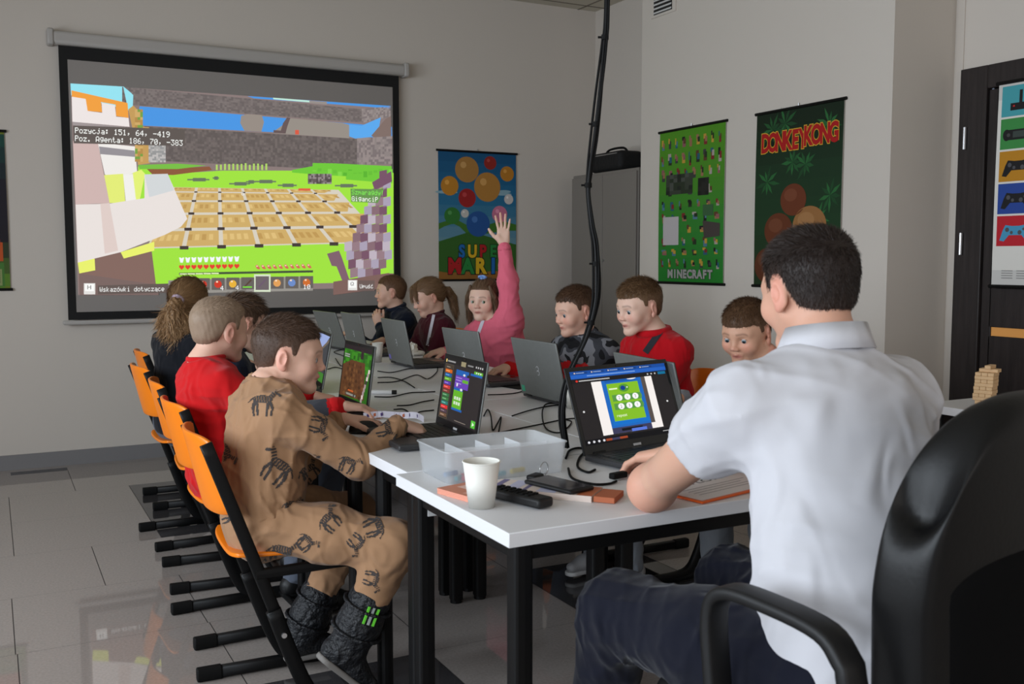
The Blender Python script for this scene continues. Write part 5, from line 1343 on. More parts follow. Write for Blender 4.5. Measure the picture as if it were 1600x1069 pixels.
    for s_, (S0, E, Wt) in arms.items():
        ps = P['h' + s_]                                        # (pose, finger direction, back-of-hand direction)
        y = Vector(ps[1]).normalized(); z = Vector(ps[2]); z = (z - y * z.dot(y)).normalized(); x = y.cross(z)
        M = Matrix((x, y, z)).transposed()
        side = -1 if s_ == 'R' else 1                           # thumb side in this frame
        V, F, C = hand_mesh(side, hs, ps[0], M.transposed() @ (E - Wt), g('fr', k) * ar, .0028 * res, skin)
        V = V @ np.array(M).T + np.array(Wt); parts.append((V, F)); cols.append(C)
        if g('bare') and s_ in g('bare'):                        # bare arm up to the sleeve
            a_ = Field().chain([E + (Wt - E) * .35, E, S0], [.038 * ar * k, .038 * ar * k, .056 * ar * k], k=.03); a_.el(E, (.038 * k * ar,) * 3, k=.03)
            V, F = a_.mesh(.004); C = np.tile(np.array(skin, F32), (len(V), 1)); dd = np.linalg.norm(V - np.array(E), axis=1); C = mixc(C, lin((222, 140, 124)), np.exp(-(dd / .055) ** 2) * .5)
            parts.append((V, F)); cols.append(C)
    ob = np_mesh('body', parts, M_SKIN, root, np.concatenate(cols))
    # eyes
    if g('eyes', True):
        iris = np.array(lin(g('iris', (90, 110, 120))), F32)
        look = inv @ Vector(g('look', face)).normalized(); look = np.array(look)
        for x in (-1, 1):
            vs, fs = sphere_pts(lambda d: d * (.0118 * sh), 28, 20); v = np.array([tuple(q) for q in vs]); dirs = unit(v); ca = dirs @ look
            C = np.tile(np.array((.46, .42, .41), F32), (len(v), 1)); C[ca > .76] = iris; C[ca > .93] = (.008, .008, .008)
            v = v + np.array((x * .031, .0710, -.002)) * sh; v = v @ Rn.T + np.array(hd)
            np_mesh('eye', [(v, np.array(fs))], M_EYE, root, C)
    # hair
    hp, hc = P['hair'](sh); hp = [(v @ Rn.T + np.array(hd), f_) for v, f_ in hp]
    np_mesh('hair', hp, M_HAIR, root, hc)
    # clothes
    out = dict(root=root, SL=SL, SR=SR, arms=arms, legs=legs, nb=nb, Rh=Rh, hd=hd, sh=sh, che=che, pel=pel, lat=lat, fwd=fwd_, spine=spine, k=k)
    sh_o = g('shirt_off', .012)
    t = Field(); torso(t, sh_o, .05)
    if g('belly'): t.el(pel + (che - pel) * .35 + fwd_ * .03, (.12, .12, .12), k=.06)
    for extra in g('shirt_extra', []): t.rc(*extra)
    sl = g('sleeve', 1.0)
    for s_, (S0, E, Wt) in arms.items():
        o = sh_o
        if sl >= 1:
            cu = E + (Wt - E) * (sl - .0) * .93 if sl <= 1 else Wt
            cu = E + (Wt - E) * .93
            t.chain([S0, E, cu], [(.058 * k + o) * ar, (.044 * k + o) * ar, (.034 * k + o * .35) * ar], k=.035)
        else:
            cu = S0 + (E - S0) * sl; t.rc(S0, cu + (cu - S0).normalized() * .06, (.056 * k + o) * ar, (.054 * k + o * 1.1) * ar, k=.05)
            t.cut = None
    t.warp = folds(g('fold', .003), g('fscale', 26), g('seed', 1))
    hem = pel - spine * g('hem', .045)
    t.clip(hem, -spine)
    nkc = nb + spine * (.004 if not g('nk') else g('nk')); 
    t.rc(nkc + spine * g('nkup', .024), nkc + (hd - nkc) * .8, nr * 1.10, nr * 1.3, .008, 's')
    def slv(X, Y, Z):
        o = -1.0
        for S0, E, W__ in arms.values():
            u = (E - S0).normalized(); px, py, pz = X - S0.x, Y - S0.y, Z - S0.z; a = px * u.x + py * u.y + pz * u.z
            r = np.sqrt((px - a * u.x) ** 2 + (py - a * u.y) ** 2 + (pz - a * u.z) ** 2); o = np.maximum(o, np.where((a > 0) & (r < .125 * k), a - (E - S0).length * sl, -1.0))
        return o
    V, F = t.mesh(g('cres', .006), post=slv if sl < 1 else None)
    if sl < 1: V, F = smo(V, F, 3, .5)
    if False:
        keep = np.ones(len(V), bool)
        for s_, (S0, E, Wt) in arms.items():
            u = np.array((E - S0).normalized()); q = V - np.array(S0); a = q @ u; r = np.linalg.norm(q - a[:, None] * u, axis=1)
            keep &= ~((a > (E - S0).length * sl) & (r < .14 * k))
        m = keep[F].all(1); F = F[m]
    sm = P['shirt_mat']; name = g('shirt_name', 'shirt')
    mi = None
    if g('zones'): cen = V[F].mean(1); mi = g('zones')(cen, out)
    o = np_mesh(name, [(V, F)], sm, root, mi=mi)
    
    out['shirt'] = o; out['shirt_vf'] = (V, F)
    # cuffs, collar, hem band
    if g('cuff', True) and sl >= 1:
        for S0, E, Wt in arms.values():
            u = (Wt - E).normalized(); c = E + (Wt - E) * .93; r = (.034 * k + sh_o * .35) * ar * 1.0
            MBc = MB().tube([c - u * .022 * k, c - u * .004, c + u * .012 * k], [r * 1.04, r * 1.08, r * .98], 20)
            W(MBc.obj('cuff', g('cuff_mat', sm if not isinstance(sm, list) else sm[0]), root, smooth=True))
    if g('collar', 'crew') == 'crew':
        u = (hd - nb).normalized(); ax_ = spine
        x = lat; y = ax_.cross(x).normalized(); rr0 = nr * 1.16
        ring = [nb + u * .016 + x * math.cos(a) * rr0 + y * math.sin(a) * rr0 * .98 for a in [2 * PI * i / 28 for i in range(28)]]
        W(MB().tube(ring, .0095 * g('colr', 1), 8, closed=True).obj('collar', g('collar_mat', sm if not isinstance(sm, list) else sm[0]), root, smooth=True))
    # trousers
    t = Field(); po = .012
    dfl = (fwd_ - spine * fwd_.dot(spine)).normalized()
    t.rc(pel - spine * .0, pel + spine * .05, .136 * k * fat + .004, .130 * k * fat + .004, k=.04, flat=(dfl, .76))
    for H0, K, An in legs.values(): t.chain([H0, H0 + (K - H0) * .5, K, An], [.082 * k + po, .076 * k + po, .058 * k + po, g('ankle', .040) * k + po], k=.04)
    t.warp = folds(g('pfold', .003), 24, g('seed', 1) + 5)
    for H0, K, An in legs.values(): pass
    V, F = t.mesh(g('cres', .006)); out['pants_vf'] = (V, F)
    out['pants'] = np_mesh(g('pants_name', 'trousers'), [(V, F)], P['pants_mat'], root)
    # shoes
    for s_, (H0, K, An) in legs.items():
        fd = Vector(g('foot' + s_, tuple(fwd_))).normalized(); up = Vector(g('fup' + s_, (0, 0, 1))); up = (up - fd * up.dot(fd)).normalized()
        boot = g('boot', 0)
        f = Field(); hl = An - up * .055 * k - fd * .03 * k; q = k
        f.rc(hl + up * .01 * q, hl + fd * .10 * q + up * .012 * q, .036 * q, .036 * q, k=.03); f.rc(hl + fd * .10 * q + up * .008 * q, hl + fd * .175 * q + up * .0 * q, .038 * q, .030 * q, k=.03, flat=(tuple(up), .8))
        f.rc(hl + up * .015 * q, An + up * .0, .036 * q, .040 * q, k=.03)
        if boot:
            lg = (K - An).normalized(); f.rc(An, An + lg * boot, .066 * q, .072 * q, k=.02)
            f.rc(An + lg * (boot * .45), An + lg * (boot * .5), .077 * q, .077 * q, k=.012)
        f.clip(hl - up * .028 * q, -up)
        V, F = f.mesh(.005); sho = np_mesh('shoe' if not boot else 'boot', [(V, F)], P['shoe_mat'], root)
        sol = Field(); sol.rc(hl - up * .026 * q, hl + fd * .175 * q - up * .026 * q, .039 * q, .036 * q, k=.01); sol.clip(hl - up * .038 * q, -up); sol.clip(hl - up * .018 * q, up)
        V, F = sol.mesh(.004); so_ = np_mesh('sole', [(V, F)], g('sole_mat', M_RUB), sho)
        out.setdefault('feet', []).append((hl, fd, up, An, K))
    return out
def zebra(u, v):
    def seg(ax, ay, bx, by, r):
        dx, dy = bx - ax, by - ay; t = max(0, min(1, ((u - ax) * dx + (v - ay) * dy) / (dx * dx + dy * dy))); return math.hypot(u - ax - t * dx, v - ay - t * dy) < r
    st = math.sin(u * 42 + v * 9) > -.45
    if (u / .56) ** 2 + ((v - .12) / .23) ** 2 < 1: return st or (u / .5) ** 2 + ((v - .12) / .19) ** 2 > 1
    if seg(.42, .2, .74, .58, .13): return math.sin((u + v) * 30) > -.25
    if seg(.74, .58, 1.0, .40, .075): return True
    return seg(-.42, 0, -.52, -.45, .09) or seg(-.52, -.45, -.42, -.9, .055) or seg(-.32, 0, -.2, -.85, .06) or seg(.36, 0, .3, -.85, .065) or seg(.42, .05, .62, -.4, .075) or seg(.62, -.4, .56, -.8, .05) or seg(-.54, .2, -.82, -.15, .03)
def decal(vf, centre, dirn, up, size, tilt=0, fn=zebra, cell=.0022, off=.0012, flip=1, brk=5):
    """a small printed figure projected on a garment along dirn -> (V, F)"""
    V, F = vf; bvh = BVHTree.FromPolygons([tuple(v) for v in V], [tuple(int(i) for i in f) for f in F])
    d = Vector(dirn).normalized(); x = d.cross(Vector(up)).normalized() * flip; y = Vector(up) - d * d.dot(Vector(up)); y.normalize()
    M = Matrix.Rotation(tilt, 3, d); x = M @ x; y = M @ y
    n = int(size * 1.1 / cell); vs = []; fs = []; ids = {}
    def P(i, j):
        if (i, j) not in ids:
            h = bvh.ray_cast(Vector(centre) + x * (i * cell) + y * (j * cell) - d * .3, d)
            if h[0] is None: ids[i, j] = None
            else: ids[i, j] = len(vs); vs.append(tuple(h[0] + h[1] * (off if h[1].dot(d) < 0 else -off)))
        return ids[i, j]
    for i in range(-n, n):
        for j in range(-n, n):
            if fn((i + .5) * cell / size, (j + .5) * cell / size):
                q = [P(i, j), P(i + 1, j), P(i + 1, j + 1), P(i, j + 1)]
                if None in q: continue
                if max((Vector(vs[a]) - Vector(vs[b])).length for a in q for b in q) > cell * brk: continue
                fs.append(q)
    return np.array(vs).reshape(-1, 3), np.array(fs, int).reshape(-1, 4)
def print_on(ob, vf, decs, mtl):
    """join printed figures to the garment's own mesh as a second material"""
    parts = [vf] + [d for d in decs if len(d[1])]; mi = np.concatenate([np.full(len(F), 0 if i == 0 else 1, np.int32) for i, (V, F) in enumerate(parts)])
    t = np_mesh('tmp', parts, [ob.data.materials[0], mtl], None, mi=mi); old = ob.data; ob.data = t.data; bpy.data.objects.remove(t); ob.data.name = ob.name
# ------------------------------------------------------------------ people
def cloth(name, rgb, bump=.15, wr=1.0, sc=16, **kw):
    """cloth with a fine weave and soft creases"""
    m = mat(name, rgb, .9, spec=.15, bump=(700, bump, 2, .001), sheen=.1, **kw); nt = m.node_tree
    if 'crease' in nt.nodes: return m
    b = nt.nodes['Principled BSDF']; b0 = b.inputs['Normal'].links[0].from_node; t = nt.nodes.new('ShaderNodeTexNoise'); t.name = 'crease'; t.noise_type = 'RIDGED_MULTIFRACTAL'
    t.inputs['Scale'].default_value = sc; t.inputs['Detail'].default_value = 2; t.inputs['Distortion'].default_value = .9; t.inputs['Roughness'].default_value = .35
    tc = nt.nodes.new('ShaderNodeTexCoord'); mp = nt.nodes.new('ShaderNodeMapping'); mp.inputs['Scale'].default_value = (1, 1, .55); mp.inputs['Rotation'].default_value = (.5, .4, 0)
    nt.links.new(tc.outputs['Object'], mp.inputs[0]); nt.links.new(mp.outputs[0], t.inputs['Vector'])
    q = nt.nodes.new('ShaderNodeBump'); q.inputs['Strength'].default_value = .55 * wr; q.inputs['Distance'].default_value = .03
    nt.links.new(t.outputs['Fac'], q.inputs['Height']); nt.links.new(b0.outputs[0], q.inputs['Normal']); nt.links.new(q.outputs[0], b.inputs['Normal'])
    return m
C_TAN = cloth('tan_sweatshirt_cotton', (160, 123, 92)); C_PRINT = cloth('zebra_print', (66, 60, 58))
C_RED = cloth('red_cotton', (196, 22, 26)); C_NAVY = cloth('navy_cotton', (24, 30, 46)); C_BLK = cloth('black_cotton', (20, 22, 28))
C_MAR = cloth('maroon_knit', (72, 22, 34)); C_PINK = cloth('pink_cotton', (226, 108, 130)); C_GREY = cloth('grey_marl', (138, 142, 152))
C_JEAN = cloth('blue_grey_denim', (86, 92, 104)); C_WHITE = cloth('white_pique', (202, 201, 206), .1, .8, 11); C_DNAVY = cloth('dark_navy_twill', (20, 22, 34))
C_GJ = cloth('light_grey_denim', (120, 124, 130)); C_BAND = cloth('grey_printed_band', (70, 72, 80)); C_JKR = cloth('red_fleece', (190, 16, 28))
M_BOOT = mat('black_boot_nylon', (15, 17, 22), .6, bump=(45, .9, 3, .02)); M_BSOLE = mat('grey_boot_sole', (120, 116, 112), .7)
M_SNK = mat('grey_sneaker', (150, 150, 152), .6); M_WSOLE = mat('white_sole', (200, 200, 200), .6)
camo = bpy.data.materials.new('grey_camouflage'); camo.use_nodes = True; MATS['camo'] = camo
nt = camo.node_tree; bs = nt.nodes['Principled BSDF']; bs.inputs['Roughness'].default_value = .85; bs.inputs['Specular IOR Level'].default_value = .2
tn = nt.nodes.new('ShaderNodeTexNoise'); tn.inputs['Scale'].default_value = 11; tn.inputs['Detail'].default_value = 1.5
cr_ = nt.nodes.new('ShaderNodeValToRGB'); cr_.color_ramp.interpolation = 'CONSTANT'
tc = nt.nodes.new('ShaderNodeTexCoord'); nt.links.new(tc.outputs['Object'], tn.inputs['Vector']); nt.links.new(tn.outputs['Fac'], cr_.inputs[0]); nt.links.new(cr_.outputs[0], bs.inputs['Base Color'])
els = cr_.color_ramp.elements; els[0].color = (*lin((26, 27, 30)), 1); els[1].position = .47; els[1].color = (*lin((64, 66, 72)), 1)
e_ = els.new(.56); e_.color = (*lin((124, 126, 132)), 1); e_ = els.new(.65); e_.color = (*lin((34, 35, 38)), 1)
def dirv(deg): return Vector((math.cos(math.radians(deg)), math.sin(math.radians(deg)), 0))
def kid(label, head, face, yaw, pel, che, wL, wR, hL, hR, hair, shirt, pants, **kw):
    f = dirv(yaw); lat = Vector((-f.y, f.x, 0))
    d = dict(head=head, face=face, pelvis=pel, chest=che, wL=wL, wR=wR, hL=hL, hR=hR, hair=hair, shirt_mat=shirt, pants_mat=pants, lat=lat, fwd=f, k=.78, hs=.97, sw=.150, shoe_mat=M_PLAST)
    pv = Vector(pel)
    for s_, q in (('L', 1), ('R', -1)):
        d['a' + s_] = pv + f * .30 + lat * (.10 * q) + Vector((0, 0, -pv.z + .085)); d['k' + s_] = pv + f * .33 + lat * (.09 * q) + Vector((0, 0, -.03))
    d.update(kw)
    return person(label, 'person', d)
# the boy in the tan zebra sweatshirt
T = ('type', (1, .1, -.25), (.1, 0, 1))
b1 = kid('boy in a tan zebra-print sweatshirt and trousers sitting in the nearest orange chair', (.712, 2.65, .938), (.94, -.33, -.10), 0, (.625, 2.635, .505), (.650, 2.64, .735),
    (.885, 2.74, .742), (.985, 2.53, .748), ('mouse', (.95, -.12, -.12), (.1, .1, 1)), ('type', (.95, .15, -.3), (.15, -.2, 1)),
    lambda s: boy_hair(s, (82, 60, 46), 1, n=15000, top=.016, side=.0055, h=.003, fringe=.35, shade=.62, width=.0005), C_TAN, C_TAN,
    res=.78, cres=.0045, eR=(.845, 2.46, .672), kR=(.895, 2.345, .470), aR=(.79, 2.40, .205), kL=(.925, 2.74, .455), aL=(.775, 2.80, .10), footR=(.72, -.05, -.69), fupR=(.69, 0, .72),
    boot=.13, shoe_mat=M_BOOT, sole_mat=M_BSOLE, skin='fair', fat=1.1, sw=.160, look=(1, -.3, -.25), shirt_name='sweatshirt', fold=.0045, seed=3, smile=.2, hem=.095, iris=(70, 80, 80), hand=.80, ankle=.040)
decs = []
S_, Wd_ = b1['shirt_vf'], (-.35, 1, 0)
def dpx(vf, x, y, D, size, tilt=0, flip=1, dr=None):
    p = at(x, y, D=D); d = (p - CAM).normalized() if dr is None else Vector(dr)
    return decal(vf, p, d, (0, 0, 1), size, tilt, flip=flip)
shirt_d = [dpx(S_, 410, 627, 2.5, .042, .1), dpx(S_, 352, 706, 2.5, .036, 1.3), dpx(S_, 437, 730, 2.45, .052, .6, -1), dpx(S_, 482, 735, 2.4, .040, -.5), dpx(S_, 503, 665, 2.4, .034, 1.9), dpx(S_, 545, 722, 2.4, .032, .5),
           dpx(S_, 604, 668, 2.4, .034, 1.4), dpx(S_, 358, 800, 2.5, .036, 1.2), dpx(S_, 455, 790, 2.4, .03, 0), dpx(S_, 395, 845, 2.4, .03, -.8), dpx(S_, 330, 760, 2.5, .03, .4)]
print_on(b1['shirt'], S_, shirt_d, C_PRINT)
Q_ = b1['pants_vf']
print_on(b1['pants'], Q_, [dpx(Q_, 440, 862, 2.4, .045, .3), dpx(Q_, 512, 812, 2.4, .036, -.7), dpx(Q_, 590, 822, 2.4, .038, 1.2, -1), dpx(Q_, 560, 850, 2.4, .03, 2.4), dpx(Q_, 480, 845, 2.4, .03, .9), dpx(Q_, 585, 905, 2.4, .03, 1.9), dpx(Q_, 460, 905, 2.6, .04, .8), dpx(Q_, 405, 870, 2.4, .03, .1), dpx(Q_, 548, 945, 2.4, .028, .1)], C_PRINT)
# waistband hem and boot tags
hl, fd, up, An, K = b1['feet'][1] if (b1['feet'][1][3] - Vector((.79, 2.40, .205))).length < .01 else b1['feet'][0]
lg = (K - An).normalized(); sidev = Vector((-.1, -1, 0)).normalized()
for q, m_ in ((-.013, mat('lime_stripe', (110, 220, 60), .5)), (0, mat('grey_reflector', (170, 175, 175), .3)), (.013, MATS['lime_stripe'])):
    o = An + lg * .105 + fd.cross(sidev).cross(sidev) * 0; t_ = lg.cross(sidev).normalized()
    W(MB().box(tuple(o + sidev * .0585 + t_ * q), (.006, .003, .045), basis(sidev, lg)).obj('boot_tag', m_, b1['root']))
for q_, r_q in ((.045, .0635), (.118, .0600)):
    for hl_, fd_, up_, An_, K_ in b1['feet']:
        l_ = (K_ - An_).normalized(); a_ = l_.orthogonal().normalized(); c_ = l_.cross(a_)
        W(MB().tube([An_ + l_ * q_ + a_ * math.cos(t) * r_q + c_ * math.sin(t) * r_q for t in [2 * PI * i / 24 for i in range(24)]], 1, 8, 0, (.007, .004), closed=True).obj('boot_strap', M_BOOT, b1['root'], smooth=True))
# boy in red
b2 = kid('boy with short fair hair in a red shirt behind the tan boy', (.652, 3.255, .968), (.93, .37, -.08), 8, (.64, 3.25, .505), (.62, 3.25, .745),
    (.95, 3.25, .742), (.965, 2.975, .742), ('type', (1, -.1, -.2), (0, 0, 1)), ('rest', (.9, -.3, -.12), (0, .1, 1)),
    lambda s: boy_hair(s, (162, 138, 116), 2, n=13000, top=.010, side=.004, h=.0032, fringe=.2, shade=.5, width=.0005), [C_RED, C_BAND], C_JEAN,
    res=.9, cres=.005, eR=(.79, 3.045, .70), fat=1.05, skin='fair', seed=4, hem=.07, shirt_name='long_sleeve_shirt',
    zones=lambda c, o: (np.minimum(*[np.minimum(np.linalg.norm(c - np.array(E + (S0 - E) * .45), axis=1), np.linalg.norm(c - np.array(E + (W__ - E) * .45), axis=1)) for S0, E, W__ in o['arms'].values()]) < .074).astype(np.int32))
# third child with dark hair
b3 = kid('child in a navy top with brown hair, mostly hidden behind the boy in red', (.835, 3.76, .955), (.95, .12, -.25), 0, (.70, 3.78, .505), (.76, 3.77, .735),
    (1.0, 3.85, .742), (.99, 3.66, .742), T, T, lambda s: boy_hair(s, (84, 62, 46), 5, n=5000, top=.028, side=.018, h=.004, fringe=.5, shade=.8, width=.0009), C_NAVY, C_JEAN, res=1.2, cres=.008, seed=6)
# girl with curly ponytail
b4 = kid('girl in a black top with a curly ponytail and lilac hair tie', (.755, 4.37, 1.015), (.62, .78, .0), 20, (.70, 4.38, .505), (.71, 4.36, .775),
    (1.0, 4.45, .742), (.98, 4.22, .742), T, T,
    lambda s: long_hair(s, (150, 116, 80), 7, [([(0, -.100, .02), (0, -.125, -.01), (.0, -.130, -.06), (.005, -.118, -.11), (.01, -.105, -.16), (.0, -.095, -.20)], [.020, .030, .040, .043, .036, .016]),
                                              ([(.02, -.118, -.02), (.045, -.115, -.08), (.04, -.10, -.15)], [.016, .026, .012]), ([(-.02, -.118, -.02), (-.05, -.118, -.07), (-.06, -.105, -.13)], [.016, .028, .012])], n=12000, wave=.9, width=.0010), C_BLK, C_JEAN, res=1.2, cres=.007, seed=8, shirt_name='top')
M_SCR = mat('lilac_scrunchie', (170, 150, 165), .8, bump=(60, .6, 3, .01))
def on_head(b, name, pts, r, m_, closed=True):
    R = b['Rh']; return W(MB().tube([b['hd'] + R @ (Vector(p) * b['sh']) for p in pts], r, 10, closed=closed).obj(name, m_, b['root'], smooth=True))
on_head(b4, 'hair_tie', [(.024 * math.cos(t), -.108 + .008 * math.sin(3 * t), .012 + .022 * math.sin(t)) for t in [2 * PI * k / 18 for k in range(18)]], .009, M_SCR)
# far boy with chin on hand
b5 = kid('small boy in navy by the screen resting his chin on his hand', (2.205, 5.79, .992), (-.93, .34, .02), 180, (2.37, 5.80, .505), (2.275, 5.79, .765),
    (2.10, 5.71, .795), (2.0, 5.95, .745), ('curl', (-.25, .25, 1), (-.6, -.8, .1)), ('rest', (-.9, -.4, -.1), (0, 0, 1)),
    lambda s: boy_hair(s, (112, 80, 56), 9, n=5000, top=.013, side=.006, h=.004, shade=.75, width=.0009), C_NAVY, C_JEAN, res=1.3, cres=.008, eL=(2.10, 5.62, .735), hs=.95, seed=10, lips=(206, 120, 110), colr=1.6)
# girl in maroon
b6 = kid('girl in a maroon sweater with ponytail and fringe, looking down', (2.205, 5.20, .985), (-.97, .10, -.38), 178, (2.34, 5.20, .505), (2.27, 5.20, .755),
    (2.0, 5.02, .742), (1.99, 5.34, .742), ('mouse', (-.95, -.3, -.1), (0, 0, 1)), T[:1] + ((-1, -.1, -.25), (0, 0, 1)),
    lambda s: long_hair(s, (122, 92, 64), 11, [([(0, -.10, .01), (0, -.125, -.01), (.005, -.135, -.06), (.01, -.130, -.12), (.01, -.12, -.17)], [.016, .024, .026, .022, .010]),
                                               ([(.01, .030, .104), (.026, .062, .082), (.036, .074, .045)], [.006, .010, .006]), ([(-.01, .030, .104), (-.026, .062, .082), (-.036, .074, .045)], [.006, .010, .006]), ([(0, .030, .106), (0, .072, .080), (0, .085, .045)], [.006, .010, .006])], n=8000), C_MAR, C_JEAN, res=1.2, cres=.007, seed=12, shirt_name='sweater', look=(-.8, -.1, -.6))
on_head(b6, 'hair_tie', [(.014 * math.cos(t), -.118, -.004 + .014 * math.sin(t)) for t in [2 * PI * k / 14 for k in range(14)]], .006, mat('pale_hair_tie', (190, 180, 170), .7))
# pink girl with raised hand
b7 = kid('girl in a pink top raising her left hand, blue clip in her hair', (2.20, 4.47, .992), (-.78, -.62, -.02), 222, (2.36, 4.50, .505), (2.275, 4.44, .755),
    (2.262, 4.375, 1.272), (2.00, 4.52, .745), ('open', (-.06, .0, 1), (.5, .85, .0)), ('rest', (-.8, -.1, -.1), (0, 0, 1)),
    lambda s: long_hair(s, (104, 78, 56), 13, [([(0, -.07, .09), (0, -.10, .05), (.0, -.12, -.02), (.0, -.115, -.10)], [.018, .024, .026, .014]),
                                               ([(.055, .052, .075), (.074, .040, .02), (.080, .022, -.05), (.078, .015, -.11)], [.008, .012, .013, .006]), ([(-.055, .052, .075), (-.074, .040, .02), (-.080, .022, -.05), (-.078, .015, -.13)], [.008, .012, .013, .006])], n=8000), C_PINK, C_JEAN,
    res=1.1, cres=.006, seed=14, SL=(2.283, 4.345, .895), eL=(2.275, 4.36, 1.09), shirt_name='pink_top', look=(-.25, -.95, .02), smile=.5, skin='pale', iris=(80, 110, 70), fold=.0038, hand=.82, shirt_extra=[((2.283, 4.35, .90), (2.275, 4.44, .74), .062, .09, .05)])
on_head(b7, 'hair_clip', [(.02 * math.cos(t) - .0, .02 + .008 * math.sin(3 * t), .122 + .006 * math.sin(t)) for t in [2 * PI * k / 12 for k in range(12)]], .006, mat('blue_clip', (120, 160, 220), .5))
# camouflage boy
b8 = kid('boy in a grey camouflage jacket in front of the steel cabinet', (2.205, 3.60, .977), (-.99, .0, -.16), 190, (2.35, 3.62, .505), (2.27, 3.60, .745),
    (1.985, 3.46, .745), (1.93, 3.70, .745), T[:1] + ((-1, .1, -.25), (0, 0, 1)), ('rest', (-.85, -.15, -.15), (0, 0, 1)),
    lambda s: boy_hair(s, (86, 60, 42), 15, n=8000, top=.016, side=.007, h=.0035, shade=.75, width=.0007), [camo, C_RED], C_JEAN, res=1.0, cres=.006, seed=16, shirt_name='jacket', colr=1.6, collar_mat=camo, shirt_off=.018, fold=.004, look=(-1, -.25, -.25), cuff_mat=C_RED,
    zones=lambda c, o: (c[:, 2] < .765 + .006 * np.sin(c[:, 1] * 60)).astype(np.int32))
b9 = kid('boy in a bright red zip jacket with a dark shoulder strap', (2.195, 3.12, 1.015), (-.98, -.06, -.16), 190, (2.33, 3.10, .505), (2.275, 3.10, .785),
    (1.985, 2.98, .745), (1.99, 3.2, .745), T[:1] + ((-1, .1, -.25), (0, 0, 1)), T[:1] + ((-1, -.1, -.25), (0, 0, 1)),
    lambda s: boy_hair(s, (112, 84, 58), 17, n=10000, top=.019, side=.006, h=.0035, shade=.72, fringe=.5, fringe_z=.044, crown_up=.5, width=.0008), C_JKR, C_GJ, res=.95, cres=.006, seed=18, shirt_name='red_jacket', colr=1.7, shirt_off=.010, sw=.128, look=(-1, -.25, -.4), skin='pale', shoe_mat=M_SNK, sole_mat=M_WSOLE)
def strap(b, x0, y0, x1, y1, wd, m_, D):
    """a strap lying on the garment between two seen points"""
    p0, p1 = at(x0, y0, D=D), at(x1, y1, D=D); c = (p0 + p1) / 2; L_ = (p1 - p0).length / 2; d = (c - CAM).normalized(); v = (p1 - p0).normalized()
    dc = decal(b['shirt_vf'], c, d, v, L_, 0, fn=lambda u, w: abs(u) * L_ < wd and abs(w) < 1, cell=.004, off=.002, brk=14)
    if len(dc[1]): o = np_mesh('lanyard', [dc], m_, b['root']); o.data.shade_smooth()
strap(b9, 1036, 512, 1008, 552, .012, cloth('dark_strap', (50, 50, 56)), 3.6)
b10 = kid('smiling boy in a light grey sweatshirt leaning over his laptop beside the man', (2.195, 2.512, .958), (-.93, -.34, -.25), 196, (2.37, 2.455, .505), (2.30, 2.455, .725),
    (2.00, 2.40, .745), (1.98, 2.585, .755), ('rest', (-1, .2, -.1), (0, 0, 1)), ('rest', (-1, -.2, -.2), (0, 0, 1)),
    lambda s: boy_hair(s, (98, 70, 48), 19, n=10000, top=.017, side=.007, h=.0035, shade=.72, fringe=.75, fringe_z=.034, width=.0007), C_GREY, C_GJ, res=.9, cres=.006, seed=20, shirt_name='sweatshirt', sw=.132, smile=1.0, look=(-.8, -.45, -.5), skin='warm', shoe_mat=M_SNK, sole_mat=M_WSOLE, k=.80)
# the man
b11 = person('man with short black hair in a white polo shirt working at the black laptop', 'person', dict(
    k=1.0, hs=1.0, adult=True, head=(1.325, 1.350, 1.139), face=(.10, .98, -.16), lat=(-.985, .17, 0), fwd=(.17, .985, 0), pelvis=(1.215, 1.10, .545), chest=(1.282, 1.225, .875),
    SL=(1.130, 1.300, .945), SR=(1.450, 1.250, .945), eL=(1.150, 1.585, .748), wL=(1.350, 1.785, .758), wR=(1.55, 1.78, .75), poleR=(.5, 0, -1),
    hL=('type', (-.30, .92, -.20), (.15, .1, 1)), hR=('type', (-.1, 1, -.25), (0, 0, 1)), bare='LR', sleeve=.40, ar=1.02, hand=1.0, fr=1.0,
    aL=(1.04, 1.66, .09), aR=(1.36, 1.70, .09), kL=(1.035, 1.53, .53), kR=(1.34, 1.56, .53), hair=lambda s: boy_hair(s, (44, 34, 30), 21, n=26000, top=.016, side=.008, h=.003, shade=.9, crown_up=.5, width=.0006, fringe=.2),
    shirt_mat=C_WHITE, shirt_name='polo_shirt', pants_mat=C_DNAVY, shoe_mat=M_PLAST, skin='adult', res=.85, cres=.005, hem=.040, shirt_extra=[((1.19, 1.10, .60), (1.165, 1.12, .52), .115, .112, .04), ((1.25, 1.09, .60), (1.28, 1.10, .52), .11, .115, .04)], fold=.0042, fscale=20, seed=22, cuff=False, collar=None, eyes=True, neck_r=.060, fat=1.0, shirt_off=.016, nk=-.005, neck_off=(0, .01, 0)))
nb, sp_, la, fo = b11['nb'], b11['spine'], b11['lat'], b11['fwd']
def collar_ring(rad, up_, tilt=.0): return [nb + Vector((.0, .012, 0)) + la * math.cos(a) * rad + fo * math.sin(a) * rad * .95 + Vector((0, 0, up_ - .012 * math.sin(a))) for a in [2 * PI * i / 32 for i in range(32)]]
cb_ = MB(); R1, R2, R3 = collar_ring(.0665, .050), collar_ring(.071, .056), collar_ring(.088, .012)
R0 = collar_ring(.070, .0)
allp = R0 + R1 + R2 + R3; n = 32
cb_.add(allp, [(r * n + j, r * n + (j + 1) % n, (r + 1) * n + (j + 1) % n, (r + 1) * n + j) for r in range(3) for j in range(n)])
co_ = W(cb_.obj('polo_collar', C_WHITE, b11['root'], smooth=True)); q = co_.modifiers.new('s', 'SOLIDIFY'); q.thickness = .003
